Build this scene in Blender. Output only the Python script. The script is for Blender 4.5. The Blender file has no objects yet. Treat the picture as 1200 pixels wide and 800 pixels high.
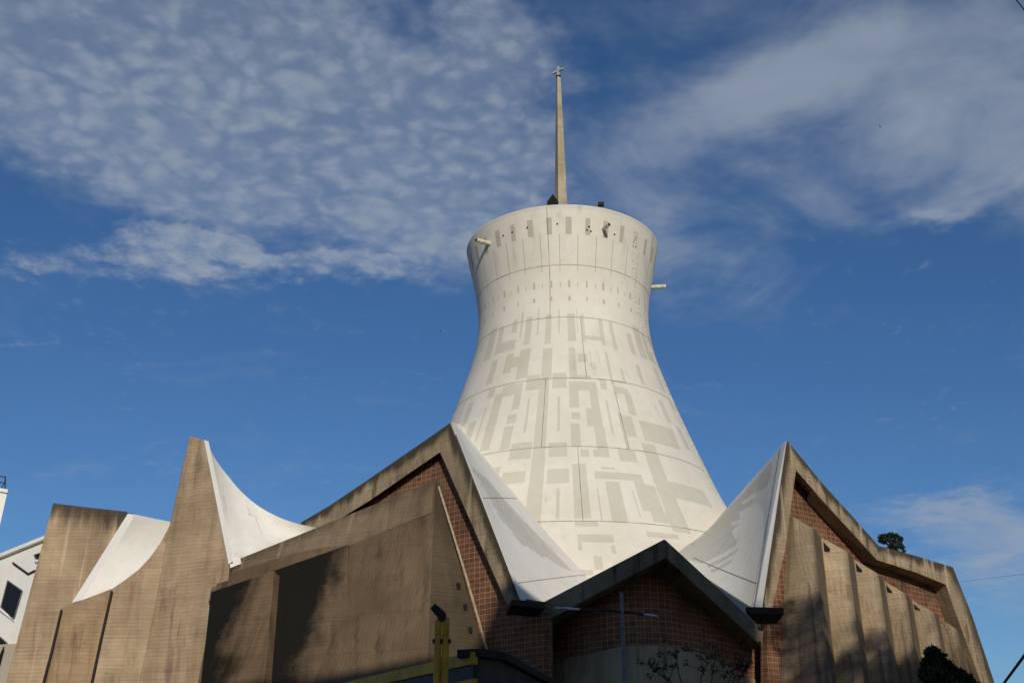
import bpy, bmesh, math, random
from mathutils import Vector, noise as mnoise
from mathutils.geometry import tessellate_polygon
R = math.radians
SC = bpy.context.scene
COL = SC.collection
random.seed(7)

# ------------------------------------------------------------------ camera
PITCH = 23.5
FPX = 1300.0                       # focal length in units of a 1200 px wide picture
CAMLOC = Vector((0, 0, 1.6))
cam = bpy.data.cameras.new('camera')
cam.sensor_fit = 'HORIZONTAL'; cam.sensor_width = 36.0
cam.lens = FPX / 1200 * 36
cam.clip_start = 0.1; cam.clip_end = 5000
camo = bpy.data.objects.new('camera', cam); COL.objects.link(camo)
camo.location = CAMLOC; camo.rotation_euler = (R(90 + PITCH), 0, 0)
SC.camera = camo

# ------------------------------------------------------------------ light
SUN_EL, SUN_AZ = 20.0, 9.0         # azimuth: degrees to the right of straight behind the camera
sd = Vector((math.sin(R(SUN_AZ)) * math.cos(R(SUN_EL)), -math.cos(R(SUN_AZ)) * math.cos(R(SUN_EL)), math.sin(R(SUN_EL))))
sun = bpy.data.lights.new('sun', 'SUN'); sun.energy = 3.0; sun.angle = R(0.5); sun.color = (1.0, 0.91, 0.765)
suno = bpy.data.objects.new('sun', sun); COL.objects.link(suno)
suno.rotation_euler = sd.to_track_quat('Z', 'Y').to_euler()
suno.location = (0, -20, 60)
SC.view_settings.view_transform = 'Standard'
SC.view_settings.look = 'None'
SC.view_settings.exposure = 0.0
SC.view_settings.gamma = 1.0
SC.view_settings.use_curve_mapping = False
SC.cycles.use_denoising = True
SC.cycles.max_bounces = 6

_t, _s = R(PITCH), 1 / FPX
def ray(px, py):
    u = (px - 600) * _s; v = (400 - py) * _s
    return Vector((u, math.cos(_t) - v * math.sin(_t), math.sin(_t) + v * math.cos(_t)))
def at(px, py, Y):                 # the point seen there at ground distance Y
    q = ray(px, py); return CAMLOC + q * (Y / q.y)
def azel(px, py):
    q = ray(px, py).normalized()
    return math.atan2(q.x, q.y), math.asin(q.z)

# ------------------------------------------------------------------ world: Nishita sky with thin cloud by direction
W = bpy.data.worlds.new('World'); SC.world = W; W.use_nodes = True
nt = W.node_tree; N = nt.nodes; L = nt.links; N.clear()
def wn(t, **k):
    n = N.new(t)
    for a, b in k.items(): setattr(n, a, b)
    return n
def wm(op, a, b=None, c=None, clamp=False):
    n = N.new('ShaderNodeMath'); n.operation = op; n.use_clamp = clamp
    for i, x in enumerate((a, b, c)):
        if x is None: continue
        if isinstance(x, (int, float)): n.inputs[i].default_value = x
        else: L.new(x, n.inputs[i])
    return n.outputs[0]
out = wn('ShaderNodeOutputWorld'); bg = wn('ShaderNodeBackground')
SKY_STRENGTH = 0.075
bg.inputs['Strength'].default_value = SKY_STRENGTH
sky = wn('ShaderNodeTexSky'); sky.sky_type = 'NISHITA'; sky.sun_disc = False
sky.sun_elevation = R(SUN_EL); sky.sun_rotation = math.atan2(sd.x, sd.y)
sky.air_density = 1.0; sky.dust_density = 0.3; sky.ozone_density = 6.0
tc = wn('ShaderNodeTexCoord')
sep = wn('ShaderNodeSeparateXYZ'); L.new(tc.outputs['Generated'], sep.inputs[0])
az0 = wm('ARCTAN2', sep.outputs[0], sep.outputs[1]); el0 = wm('ARCSINE', sep.outputs[2])
pl = wn('ShaderNodeCombineXYZ')                       # cloud layer plane
zz = wm('ADD', sep.outputs[2], 0.12)
L.new(wm('DIVIDE', sep.outputs[0], zz), pl.inputs[0]); L.new(wm('DIVIDE', sep.outputs[1], zz), pl.inputs[1])
def wnoise(scale, detail, rough, off=0.0, dist=0.0):
    n = wn('ShaderNodeTexNoise'); n.inputs['Scale'].default_value = scale; n.inputs['Detail'].default_value = detail
    n.inputs['Roughness'].default_value = rough; n.inputs['Distortion'].default_value = dist
    mp = wn('ShaderNodeMapping'); mp.inputs['Location'].default_value = (off, off * 1.7, off * .3)
    L.new(pl.outputs[0], mp.inputs[0]); L.new(mp.outputs[0], n.inputs['Vector']); return n.outputs[0]
wob1 = wm('MULTIPLY', wm('SUBTRACT', wnoise(5, 4, .6, 3.1), .5), .16)
wob2 = wm('MULTIPLY', wm('SUBTRACT', wnoise(5, 4, .6, 9.7), .5), .10)
az = wm('ADD', az0, wob1); el = wm('ADD', el0, wob2)
def blob(px, py, sx, sy, amp, tilt=0.0):
    a, e = azel(px, py); ce = math.cos(e)
    sx, sy = sx * _s / ce, sy * _s
    dx = wm('SUBTRACT', az, a); dy = wm('SUBTRACT', el, e)
    t = R(tilt)
    x = wm('ADD', wm('MULTIPLY', dx, math.cos(t) / sx), wm('MULTIPLY', dy, math.sin(t) / sx))
    y = wm('ADD', wm('MULTIPLY', dx, -math.sin(t) / sy), wm('MULTIPLY', dy, math.cos(t) / sy))
    q = wm('ADD', wm('MULTIPLY', x, x), wm('MULTIPLY', y, y))
    return wm('MULTIPLY', wm('EXPONENT', wm('MULTIPLY', q, -1.0)), amp)
def total(bl):
    s = None
    for b in bl:
        o = blob(*b); s = o if s is None else wm('ADD', s, o)
    return s
cells_mask = total([(60, 40, 300, 130, .95, -4), (300, 110, 300, 130, .95, -14), (470, 200, 190, 75, .9, -14), (120, 165, 200, 48, .6, -8), (585, 45, 75, 75, .75, 0), (560, 170, 110, 110, .5, 0)])
puff_mask = total([(205, 286, 62, 26, 1.7, -4), (255, 294, 60, 16, 1.0, -4), (390, 308, 90, 22, 1.35, 4), (65, 305, 85, 24, 1.0, 8), (10, 400, 45, 7, .7, 6), (440, 300, 70, 20, .5, 0)])
wisp_mask = total([(880, 130, 140, 45, .62, 14), (960, 55, 190, 60, .5, 12), (1090, 85, 160, 75, .78, 8), (1190, 175, 100, 80, .7, 0), (800, 10, 160, 45, .5, 5), (795, 290, 80, 50, .72, -30), (1010, 225, 200, 40, .3, 4), (600, 190, 70, 60, .35, 0),
                   (1110, 607, 85, 18, .75, 2), (1180, 645, 90, 55, .8, 14), (1090, 250, 45, 10, .5, 0), (1072, 305, 14, 8, .4, 0)])
vor = wn('ShaderNodeTexVoronoi'); vor.feature = 'SMOOTH_F1'; vor.inputs['Scale'].default_value = 30; vor.inputs['Smoothness'].default_value = .55
vm = wn('ShaderNodeVectorMath'); vm.operation = 'ADD'; L.new(pl.outputs[0], vm.inputs[0])
nz = wn('ShaderNodeTexNoise'); nz.inputs['Scale'].default_value = 12; nz.inputs['Detail'].default_value = 4; L.new(pl.outputs[0], nz.inputs['Vector'])
vs = wn('ShaderNodeVectorMath'); vs.operation = 'SCALE'; vs.inputs['Scale'].default_value = .10; L.new(nz.outputs['Color'], vs.inputs[0]); L.new(vs.outputs[0], vm.inputs[1])
L.new(vm.outputs[0], vor.inputs['Vector'])
cell = wm('SUBTRACT', 1.0, wm('MULTIPLY', vor.outputs['Distance'], 1.45), clamp=True)
fine = wnoise(26, 7, .62, 1.3, .2); broad = wnoise(4.5, 5, .6, 5.9); soft = wnoise(4, 6, .55, 12.4, .8)
def sm(x, a, b):
    n = wn('ShaderNodeMapRange'); n.interpolation_type = 'SMOOTHSTEP'; L.new(x, n.inputs[0])
    n.inputs[1].default_value = a; n.inputs[2].default_value = b; return n.outputs[0]
def cen(x, k): return wm('MULTIPLY', wm('SUBTRACT', x, .5), k)
dens_c = sm(wm('ADD', cells_mask, wm('ADD', cen(broad, 1.2), cen(fine, .5))), .12, 1.0)
tex_c = sm(wm('ADD', wm('MULTIPLY', cell, .46), wm('ADD', wm('MULTIPLY', fine, .72), wm('MULTIPLY', broad, .6))), .52, 1.15)
cov_c = wm('MULTIPLY', dens_c, wm('ADD', .36, wm('MULTIPLY', tex_c, .46)))
dens_p = sm(wm('ADD', puff_mask, wm('ADD', cen(broad, 1.1), cen(fine, 1.7))), .12, 1.4)
cov_p = wm('MULTIPLY', dens_p, wm('ADD', .38, wm('MULTIPLY', sm(wm('ADD', wm('MULTIPLY', fine, .7), wm('MULTIPLY', broad, .3)), .35, .68), .55)))
dens_w = sm(wm('ADD', wisp_mask, wm('ADD', cen(soft, 1.3), cen(fine, .35))), .02, 1.15)
cov_w = wm('MULTIPLY', dens_w, wm('ADD', .5, wm('MULTIPLY', soft, .55)))
cov = wm('MULTIPLY', wm('MAXIMUM', wm('MAXIMUM', cov_c, cov_p), cov_w), .9, clamp=True)
mix = wn('ShaderNodeMix'); mix.data_type = 'RGBA'
hs = wn('ShaderNodeHueSaturation'); hs.inputs['Hue'].default_value = .502; hs.inputs['Saturation'].default_value = 1.06; hs.inputs['Value'].default_value = 1.05
L.new(sky.outputs[0], hs.inputs['Color'])
L.new(cov, mix.inputs[0]); L.new(hs.outputs[0], mix.inputs[6]); 
CL = 0.37 / SKY_STRENGTH
mix.inputs[7].default_value = (CL * .86, CL * 1.0, CL * 1.2, 1)
L.new(mix.outputs[2], bg.inputs['Color']); L.new(bg.outputs[0], out.inputs[0])

# ------------------------------------------------------------------ materials
class NB:
    def __init__(s, name):
        s.m = bpy.data.materials.new(name); s.m.use_nodes = True
        s.n = s.m.node_tree.nodes; s.l = s.m.node_tree.links
        s.b = s.n['Principled BSDF']; s.b.inputs['Roughness'].default_value = .85
        s.b.inputs['Specular IOR Level'].default_value = .25
        s.tc = s.n.new('ShaderNodeTexCoord')
    def link(s, a, b): s.l.new(a, b)
    def math(s, op, a, b=None, clamp=False):
        n = s.n.new('ShaderNodeMath'); n.operation = op; n.use_clamp = clamp
        for i, x in enumerate((a, b)):
            if x is None: continue
            if isinstance(x, (int, float)): n.inputs[i].default_value = x
            else: s.link(x, n.inputs[i])
        return n.outputs[0]
    def noise(s, scale, detail=4, rough=.55, stretch=(1, 1, 1), src='Object', dist=0, rot=(0, 0, 0)):
        n = s.n.new('ShaderNodeTexNoise'); mp = s.n.new('ShaderNodeMapping')
        mp.inputs['Scale'].default_value = stretch; mp.inputs['Rotation'].default_value = rot
        s.link(s.tc.outputs[src], mp.inputs[0]); s.link(mp.outputs[0], n.inputs['Vector'])
        n.inputs['Scale'].default_value = scale; n.inputs['Detail'].default_value = detail
        n.inputs['Roughness'].default_value = rough; n.inputs['Distortion'].default_value = dist
        return n.outputs[0]
    def step(s, x, a, b, lo=0.0, hi=1.0):
        n = s.n.new('ShaderNodeMapRange'); n.interpolation_type = 'SMOOTHSTEP'; s.link(x, n.inputs[0])
        n.inputs[1].default_value = a; n.inputs[2].default_value = b; n.inputs[3].default_value = lo; n.inputs[4].default_value = hi
        return n.outputs[0]
    def mix(s, f, a, b, mode='MIX'):
        n = s.n.new('ShaderNodeMix'); n.data_type = 'RGBA'; n.blend_type = mode
        for i, x in ((0, f), (6, a), (7, b)):
            if isinstance(x, (int, float)): n.inputs[i].default_value = x
            elif isinstance(x, tuple): n.inputs[i].default_value = x if len(x) == 4 else (*x, 1)
            else: s.link(x, n.inputs[i])
        return n.outputs[2]
    def bump(s, h, strength=.3, dist=.02):
        n = s.n.new('ShaderNodeBump'); n.inputs['Strength'].default_value = strength; n.inputs['Distance'].default_value = dist
        s.link(h, n.inputs['Height']); s.link(n.outputs[0], s.b.inputs['Normal'])
    def uvlocal(s):
        u = s.n.new('ShaderNodeUVMap'); u.uv_map = 'local'
        p = s.n.new('ShaderNodeSeparateXYZ'); s.link(u.outputs[0], p.inputs[0]); return p.outputs[0], p.outputs[1]
    def color(s, c):
        if isinstance(c, tuple): s.b.inputs['Base Color'].default_value = (*c, 1)
        else: s.link(c, s.b.inputs['Base Color'])

def mat_plain(name, c, rough=.7, metal=0.0, var=.25, scale=6):
    k = NB(name); n = k.noise(scale, 5)
    k.color(k.mix(k.step(n, .3, .7), tuple(x * (1 - var) for x in c), tuple(min(1, x * (1 + var * .6)) for x in c)))
    k.b.inputs['Roughness'].default_value = rough; k.b.inputs['Metallic'].default_value = metal
    return k.m

def mat_concrete(name, base, mold=.4, boards='h', topdirt=0.0, blackside=0, pleat=0, lo=.45, streak=2.2, moldcol=(.035, .03, .024)):
    k = NB(name)
    big = k.noise(.35, 5, .6); mid = k.noise(2.2, 5, .6)
    c = k.mix(k.step(big, .35, .68), tuple(x * .78 for x in base), tuple(x * 1.12 for x in base))
    c = k.mix(k.math('MULTIPLY', k.step(mid, .5, .72), .35), c, (base[0] * .82, base[1] * .72, base[2] * .62))
    st = (.5, 5.0, 1) if boards == 'h' else (5.0, .5, 1)
    bd = k.noise(1.5, 4, .6, st, 'UV')
    c = k.mix(k.step(bd, .36, .6, .2, 0), c, tuple(x * .5 for x in base))
    blot = k.noise(.9, 6, .68, (1, 1, 1), 'Object', .6)
    c = k.mix(k.step(blot, .52, .7, 0, .38), c, (base[0] * .58, base[1] * .57, base[2] * .56))
    c = k.mix(k.step(blot, .3, .44, .3, 0), c, tuple(min(1, x * 1.3) for x in base))
    pour = k.n.new('ShaderNodeTexBrick'); k.link(k.tc.outputs['UV'], pour.inputs['Vector'])
    pour.inputs['Scale'].default_value = 1; pour.inputs['Brick Width'].default_value = 3.1; pour.inputs['Row Height'].default_value = 1.42
    pour.inputs['Mortar Size'].default_value = .02; pour.inputs['Mortar Smooth'].default_value = 1
    pour.inputs['Color1'].default_value = (1, 1, 1, 1); pour.inputs['Color2'].default_value = (.9, .89, .87, 1); pour.inputs['Mortar'].default_value = (.6, .57, .53, 1)
    c = k.mix(.7, c, pour.outputs[0], 'MULTIPLY')
    br = k.n.new('ShaderNodeTexBrick'); mp = k.n.new('ShaderNodeMapping')
    if boards == 'v': mp.inputs['Rotation'].default_value = (0, 0, R(90))
    ws = k.n.new('ShaderNodeVectorMath'); ws.operation = 'SCALE'; ws.inputs['Scale'].default_value = .12
    wq = k.n.new('ShaderNodeTexNoise'); wq.inputs['Scale'].default_value = .9; wq.inputs['Detail'].default_value = 4; k.link(k.tc.outputs['UV'], wq.inputs['Vector'])
    k.link(wq.outputs['Color'], ws.inputs[0]); wd = k.n.new('ShaderNodeVectorMath'); wd.operation = 'ADD'
    k.link(k.tc.outputs['UV'], wd.inputs[0]); k.link(ws.outputs[0], wd.inputs[1])
    k.link(wd.outputs[0], mp.inputs[0]); k.link(mp.outputs[0], br.inputs['Vector'])
    br.inputs['Scale'].default_value = 1; br.inputs['Brick Width'].default_value = 2.4; br.inputs['Row Height'].default_value = .15
    br.inputs['Mortar Size'].default_value = .012; br.inputs['Mortar Smooth'].default_value = .6
    br.inputs['Color1'].default_value = (1, 1, 1, 1); br.inputs['Color2'].default_value = (.86, .84, .82, 1); br.inputs['Mortar'].default_value = (.62, .6, .58, 1)
    c = k.mix(k.step(k.noise(.8, 4, .6, (1, 1, 1), 'Object'), .4, .68, .08, .7), c, br.outputs[0], 'MULTIPLY')
    vs_ = k.noise(1.0, 5, .62, (1, .12, 1), 'UV')
    c = k.mix(k.step(vs_, .5, .68, 0, .42), c, (base[0] * .5, base[1] * .47, base[2] * .44))
    c = k.mix(k.step(vs_, .28, .42, .3, 0), c, tuple(min(1, x * 1.3) for x in base))
    # run-off streaks and black mould
    s1 = k.noise(streak, 5, .65, (1, .1, 1), 'UV'); s2 = k.noise(.5, 4, .6)
    f = k.math('MULTIPLY', k.step(s1, .47, .66), k.step(s2, .38, .62))
    c = k.mix(k.math('MULTIPLY', f, mold, True), c, moldcol)
    if topdirt:
        u, v = k.uvlocal()
        e = k.math('ADD', v, k.math('MULTIPLY', k.math('SUBTRACT', k.noise(1.6, 4, .6, (1, .15, 1), 'UV'), .5), 1.1))
        c = k.mix(k.math('MULTIPLY', k.step(e, lo, lo + .45), topdirt, True), c, moldcol)
        c = k.mix(k.math('MULTIPLY', k.step(k.noise(2.6, 3, .5, (1, .05, 1), 'UV'), .6, .7), .45), c, tuple(min(1, x * 1.5) for x in base))
    if pleat:  # shade of the narrow right-facing pleat sides, put into the colour
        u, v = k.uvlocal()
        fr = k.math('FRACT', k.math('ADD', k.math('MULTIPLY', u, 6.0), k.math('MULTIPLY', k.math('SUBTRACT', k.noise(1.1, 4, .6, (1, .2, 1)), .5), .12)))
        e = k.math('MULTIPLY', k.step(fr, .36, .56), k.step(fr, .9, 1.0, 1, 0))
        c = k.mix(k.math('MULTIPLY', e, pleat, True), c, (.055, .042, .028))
    if blackside:  # black from the left edge, reaching further right towards the top
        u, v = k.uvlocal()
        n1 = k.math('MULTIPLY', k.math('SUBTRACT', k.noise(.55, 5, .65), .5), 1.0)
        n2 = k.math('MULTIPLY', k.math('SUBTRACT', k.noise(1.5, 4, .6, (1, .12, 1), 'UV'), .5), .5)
        e = k.math('ADD', k.math('ADD', u, n2), k.math('ADD', n1, k.math('MULTIPLY', v, -.42 if blackside == 1 else -.72)))
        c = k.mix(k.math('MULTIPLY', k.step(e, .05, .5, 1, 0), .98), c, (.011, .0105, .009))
    k.color(c)
    hgt = k.math('ADD', k.math('MULTIPLY', br.outputs['Fac'], -.6), k.math('ADD', bd, k.math('MULTIPLY', k.noise(14, 5, .6), .5)))
    k.bump(hgt, .55, .025)
    k.b.inputs['Roughness'].default_value = 1.0; k.b.inputs['Specular IOR Level'].default_value = .08
    return k.m

def mat_brick():
    k = NB('brown_brick_screen')
    wv = k.n.new('ShaderNodeVectorMath'); wv.operation = 'SCALE'; wv.inputs['Scale'].default_value = .09
    wnz = k.n.new('ShaderNodeTexNoise'); wnz.inputs['Scale'].default_value = 1.3; wnz.inputs['Detail'].default_value = 3; k.link(k.tc.outputs['UV'], wnz.inputs['Vector'])
    k.link(wnz.outputs['Color'], wv.inputs[0]); wa = k.n.new('ShaderNodeVectorMath'); wa.operation = 'ADD'
    k.link(k.tc.outputs['UV'], wa.inputs[0]); k.link(wv.outputs[0], wa.inputs[1])
    br = k.n.new('ShaderNodeTexBrick'); k.link(wa.outputs[0], br.inputs['Vector'])
    br.offset = 0.0; br.squash = 1.0
    br.inputs['Scale'].default_value = 1; br.inputs['Brick Width'].default_value = .27; br.inputs['Row Height'].default_value = .195
    br.inputs['Mortar Size'].default_value = .013; br.inputs['Mortar Smooth'].default_value = .15
    br.inputs['Color1'].default_value = (.20, .085, .045, 1); br.inputs['Color2'].default_value = (.12, .05, .029, 1); br.inputs['Mortar'].default_value = (.36, .225, .135, 1)
    b2 = k.n.new('ShaderNodeTexBrick'); k.link(wa.outputs[0], b2.inputs['Vector']); b2.offset = 0.0
    b2.inputs['Scale'].default_value = 1; b2.inputs['Brick Width'].default_value = .135; b2.inputs['Row Height'].default_value = .195
    b2.inputs['Mortar Size'].default_value = .014; b2.inputs['Color1'].default_value = (1, 1, 1, 1); b2.inputs['Color2'].default_value = (1, 1, 1, 1); b2.inputs['Mortar'].default_value = (0, 0, 0, 1)
    mk = k.step(k.noise(.9, 2, .5, (1, 1, 1), 'UV'), .52, .56)
    inv = k.math('MULTIPLY', k.math('MULTIPLY', b2.outputs['Fac'], mk), .55)
    c = k.mix(inv, br.outputs[0], (.30, .20, .13))
    c = k.mix(k.step(k.noise(.6, 5, .6), .42, .7, 0, .55), c, (.03, .018, .012))
    c = k.mix(k.step(k.noise(3.5, 4, .6), .55, .75, 0, .3), c, (.2, .1, .06))
    k.color(c)
    k.bump(k.math('ADD', k.math('MULTIPLY', br.outputs['Fac'], .8), k.math('MULTIPLY', k.noise(12, 4), .3)), .5, .03)
    return k.m

def mat_paint(name, base, dirty=.35, rim=0, crack=0):
    k = NB(name)
    big = k.noise(.22, 5, .6); mid = k.noise(1.3, 6, .6); fine = k.noise(9, 5, .6)
    c = k.mix(k.step(big, .35, .7), base, tuple(b * f for b, f in zip(base, (.90, .89, .86))))
    c = k.mix(k.step(mid, .55, .75, 0, .35), c, tuple(b * f for b, f in zip(base, (.86, .84, .80))))
    stv = k.noise(1.6, 5, .65, (1, 1, .09)); gate = k.step(k.noise(.3, 3, .5), .5, .66)
    c = k.mix(k.math('MULTIPLY', k.math('MULTIPLY', k.step(stv, .52, .72), gate), dirty), c, tuple(b * f for b, f in zip(base, (.52, .50, .44))))
    c = k.mix(k.step(fine, .66, .8, 0, .22), c, tuple(b * .6 for b in base))
    tv = k.n.new('ShaderNodeTexVoronoi'); tv.inputs['Scale'].default_value = 2.6; k.link(k.tc.outputs['Object'], tv.inputs['Vector'])
    tsep = k.n.new('ShaderNodeSeparateColor'); k.link(tv.outputs['Color'], tsep.inputs[0])
    c = k.mix(k.step(tsep.outputs[0], .2, .9, 0, .16), c, tuple(b * .78 for b in base))
    if rim:                              # dirt washed down from the rim
        sp = k.n.new('ShaderNodeSeparateXYZ'); k.link(k.tc.outputs['Object'], sp.inputs[0])
        g = k.noise(1.25, 6, .7, (1, 1, .05))
        c = k.mix(k.math('MULTIPLY', k.math('MULTIPLY', k.step(sp.outputs[2], 28.5, 33.4), k.step(g, .5, .72)), rim, True), c, tuple(b * .5 for b in base))
        c = k.mix(k.math('MULTIPLY', k.step(sp.outputs[2], 33.25, 33.5), .35), c, tuple(b * .5 for b in base))
    if crack:
        vo = k.n.new('ShaderNodeTexVoronoi'); vo.feature = 'DISTANCE_TO_EDGE'; vo.inputs['Scale'].default_value = .28
        va = k.n.new('ShaderNodeVectorMath'); va.operation = 'ADD'; k.link(k.tc.outputs['Object'], va.inputs[0])
        vn = k.n.new('ShaderNodeTexNoise'); vn.inputs['Scale'].default_value = 1.4; vn.inputs['Detail'].default_value = 6; k.link(k.tc.outputs['Object'], vn.inputs['Vector'])
        vq = k.n.new('ShaderNodeVectorMath'); vq.operation = 'SCALE'; vq.inputs['Scale'].default_value = 1.1; k.link(vn.outputs['Color'], vq.inputs[0]); k.link(vq.outputs[0], va.inputs[1])
        k.link(va.outputs[0], vo.inputs['Vector'])
        c = k.mix(k.math('MULTIPLY', k.step(vo.outputs['Distance'], .002, .014, 1, 0), k.step(k.noise(.5, 4, .6, (1, 1, 1), 'Object'), .48, .6, 0, crack)), c, tuple(b * .45 for b in base))
    k.color(c)
    k.bump(k.math('ADD', k.math('MULTIPLY', mid, .6), k.math('MULTIPLY', fine, .4)), .22, .03)
    k.b.inputs['Roughness'].default_value = .75
    return k.m

M = {}
M['white'] = mat_paint('white_tower_paint', (.72, .68, .595), .4, .55, .13)
M['grey'] = mat_paint('grey_tower_paint', (.585, .555, .465))
M['mark'] = mat_paint('faded_grey_paint', (.48, .445, .36))
M['shell'] = mat_paint('white_roof_paint', (.80, .78, .72), .6, 0, .45)
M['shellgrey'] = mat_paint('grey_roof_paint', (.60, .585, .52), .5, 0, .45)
M['fascia'] = mat_paint('white_edge_paint', (.82, .80, .76), .3)
M['conc'] = mat_concrete('board_marked_concrete', (.47, .35, .23), .45, 'h')
M['conc_top'] = mat_concrete('concrete_with_dirty_top', (.47, .35, .23), .4, 'h', topdirt=.85)
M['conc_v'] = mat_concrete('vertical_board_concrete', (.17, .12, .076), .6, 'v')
M['frame'] = mat_concrete('weathered_frame_concrete', (.39, .305, .205), .85, 'h', topdirt=.95, lo=.4, streak=3.0, moldcol=(.06, .047, .03))
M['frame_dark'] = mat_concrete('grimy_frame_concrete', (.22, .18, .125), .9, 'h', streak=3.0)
M['blackA'] = mat_concrete('left_blackened_concrete', (.185, .125, .075), .5, 'h', blackside=1)
M['blackB'] = mat_concrete('corner_blackened_concrete', (.17, .12, .076), .6, 'h', blackside=2)
M['pleat'] = mat_concrete('pleated_shaded_concrete', (.46, .36, .24), .55, 'h', streak=1.2, pleat=.75)
M['plinth'] = mat_concrete('plinth_concrete', (.34, .28, .19), .6, 'v')
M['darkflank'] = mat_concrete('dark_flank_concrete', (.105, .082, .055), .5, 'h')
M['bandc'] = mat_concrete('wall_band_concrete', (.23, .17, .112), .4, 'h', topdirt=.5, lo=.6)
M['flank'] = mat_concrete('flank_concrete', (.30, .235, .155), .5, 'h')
M['conc_side'] = mat_concrete('side_wall_concrete', (.41, .285, .175), .7, 'h', streak=1.4)
M['rib'] = mat_plain('pale_mortar_edge', (.42, .33, .23), .9)
M['brick'] = mat_brick()
M['seam'] = mat_plain('dark_joint', (.24, .215, .17), .9, 0, .75, 1.2)
M['black'] = mat_plain('dark_opening', (.012, .011, .010), .9)
M['spire'] = mat_concrete('spire_concrete', (.48, .41, .29), .35, 'h')
M['steel'] = mat_plain('pale_steel', (.55, .55, .52), .4, .3)
M['lampgrey'] = mat_plain('grey_lamp_paint', (.14, .14, .145), .5, .2)
M['pipe'] = mat_plain('cream_pipe', (.62, .55, .40), .6)
M['darkmetal'] = mat_plain('dark_grey_metal', (.034, .028, .021), .9)
M['yellow'] = mat_plain('yellow_paint', (.56, .29, .02), .55, 0, .25, 3)
M['navy'] = mat_plain('navy_paint', (.012, .016, .03), .5)
M['greyroof'] = mat_plain('dark_grey_render', (.085, .07, .052), .9, 0, .4, 1.5)
M['housewhite'] = mat_paint('white_house_paint', (.84, .82, .76), .6)
M['housebeige'] = mat_paint('beige_house_paint', (.5, .43, .33), .6)
M['glass'] = mat_plain('dark_window_glass', (.012, .012, .013), .25)
M['asphalt'] = mat_plain('asphalt', (.05, .05, .05), .9, 0, .3, 20)
M['pave'] = mat_plain('pale_paving', (.25, .23, .2), .9, 0, .3, 4)
M['earth'] = mat_plain('earth', (.13, .095, .055), .95, 0, .35, .5)
M['cable'] = mat_plain('black_cable', (.015, .015, .017), .6)
M['bark'] = mat_plain('bark', (.08, .06, .04), .95, 0, .4, 10)
M['leaf'] = mat_plain('dark_green_leaves', (.03, .045, .018), .8, 0, .5, 3)
M['pine'] = mat_plain('pine_needles', (.018, .026, .012), .8, 0, .4, 3)
M['bird'] = mat_plain('dark_feathers', (.02, .02, .022), .8)

# ------------------------------------------------------------------ mesh helpers
def finish(o, label=None, cat=None, group=None, kind=None):
    if label: o['label'] = label
    if cat: o['category'] = cat
    if group: o['group'] = group
    if kind: o['kind'] = kind
    return o
def empty(name, loc, label, cat, group=None):
    o = bpy.data.objects.new(name, None); COL.objects.link(o); o.location = loc
    o.empty_display_size = .5
    return finish(o, label, cat, group)
def mesh_obj(name, verts, faces, mats, parent=None, uv=None, local=None, smooth=False, fmat=None, label=None, bevel=0):
    me = bpy.data.meshes.new(name)
    org = Vector((0, 0, 0))
    if parent is not None:
        org = parent.matrix_world.translation.copy() if parent.parent is None else WORLD[parent.name]
    WORLDV = [Vector(v) - org for v in verts]
    me.from_pydata(WORLDV, [], faces)
    mats = mats if isinstance(mats, list) else [mats]
    for m in mats: me.materials.append(m)
    if fmat: me.polygons.foreach_set('material_index', fmat)
    bm = bmesh.new(); bm.from_mesh(me)
    if uv is None:
        bmesh.ops.recalc_face_normals(bm, faces=bm.faces)
    l1 = bm.loops.layers.uv.new('metres')
    bm.normal_update()
    for f in bm.faces:
        n = f.normal
        if abs(n.z) > .85: ax, ay = Vector((1, 0, 0)), Vector((0, 1, 0))
        else:
            ax = Vector((0, 0, 1)).cross(n).normalized(); ay = Vector((0, 0, 1))
        for lp in f.loops:
            if uv is not None: lp[l1].uv = uv[lp.vert.index]
            else: lp[l1].uv = (lp.vert.co.dot(ax), lp.vert.co.dot(ay))
    if local is not None:
        l2 = bm.loops.layers.uv.new('local')
        for f in bm.faces:
            for lp in f.loops: lp[l2].uv = local[lp.vert.index]
    bm.to_mesh(me); bm.free()
    if smooth: me.polygons.foreach_set('use_smooth', [True] * len(me.polygons))
    o = bpy.data.objects.new(name, me); COL.objects.link(o)
    if parent is not None: o.parent = parent
    WORLD[o.name] = org
    if label: o['label'] = label
    if bevel:
        b = o.modifiers.new('bevel', 'BEVEL'); b.width = bevel; b.segments = 2; b.limit_method = 'ANGLE'; b.angle_limit = R(35)
    return o
WORLD = {}
def par_ready(o):                       # parent matrices of empties just made
    bpy.context.view_layer.update()

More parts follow.
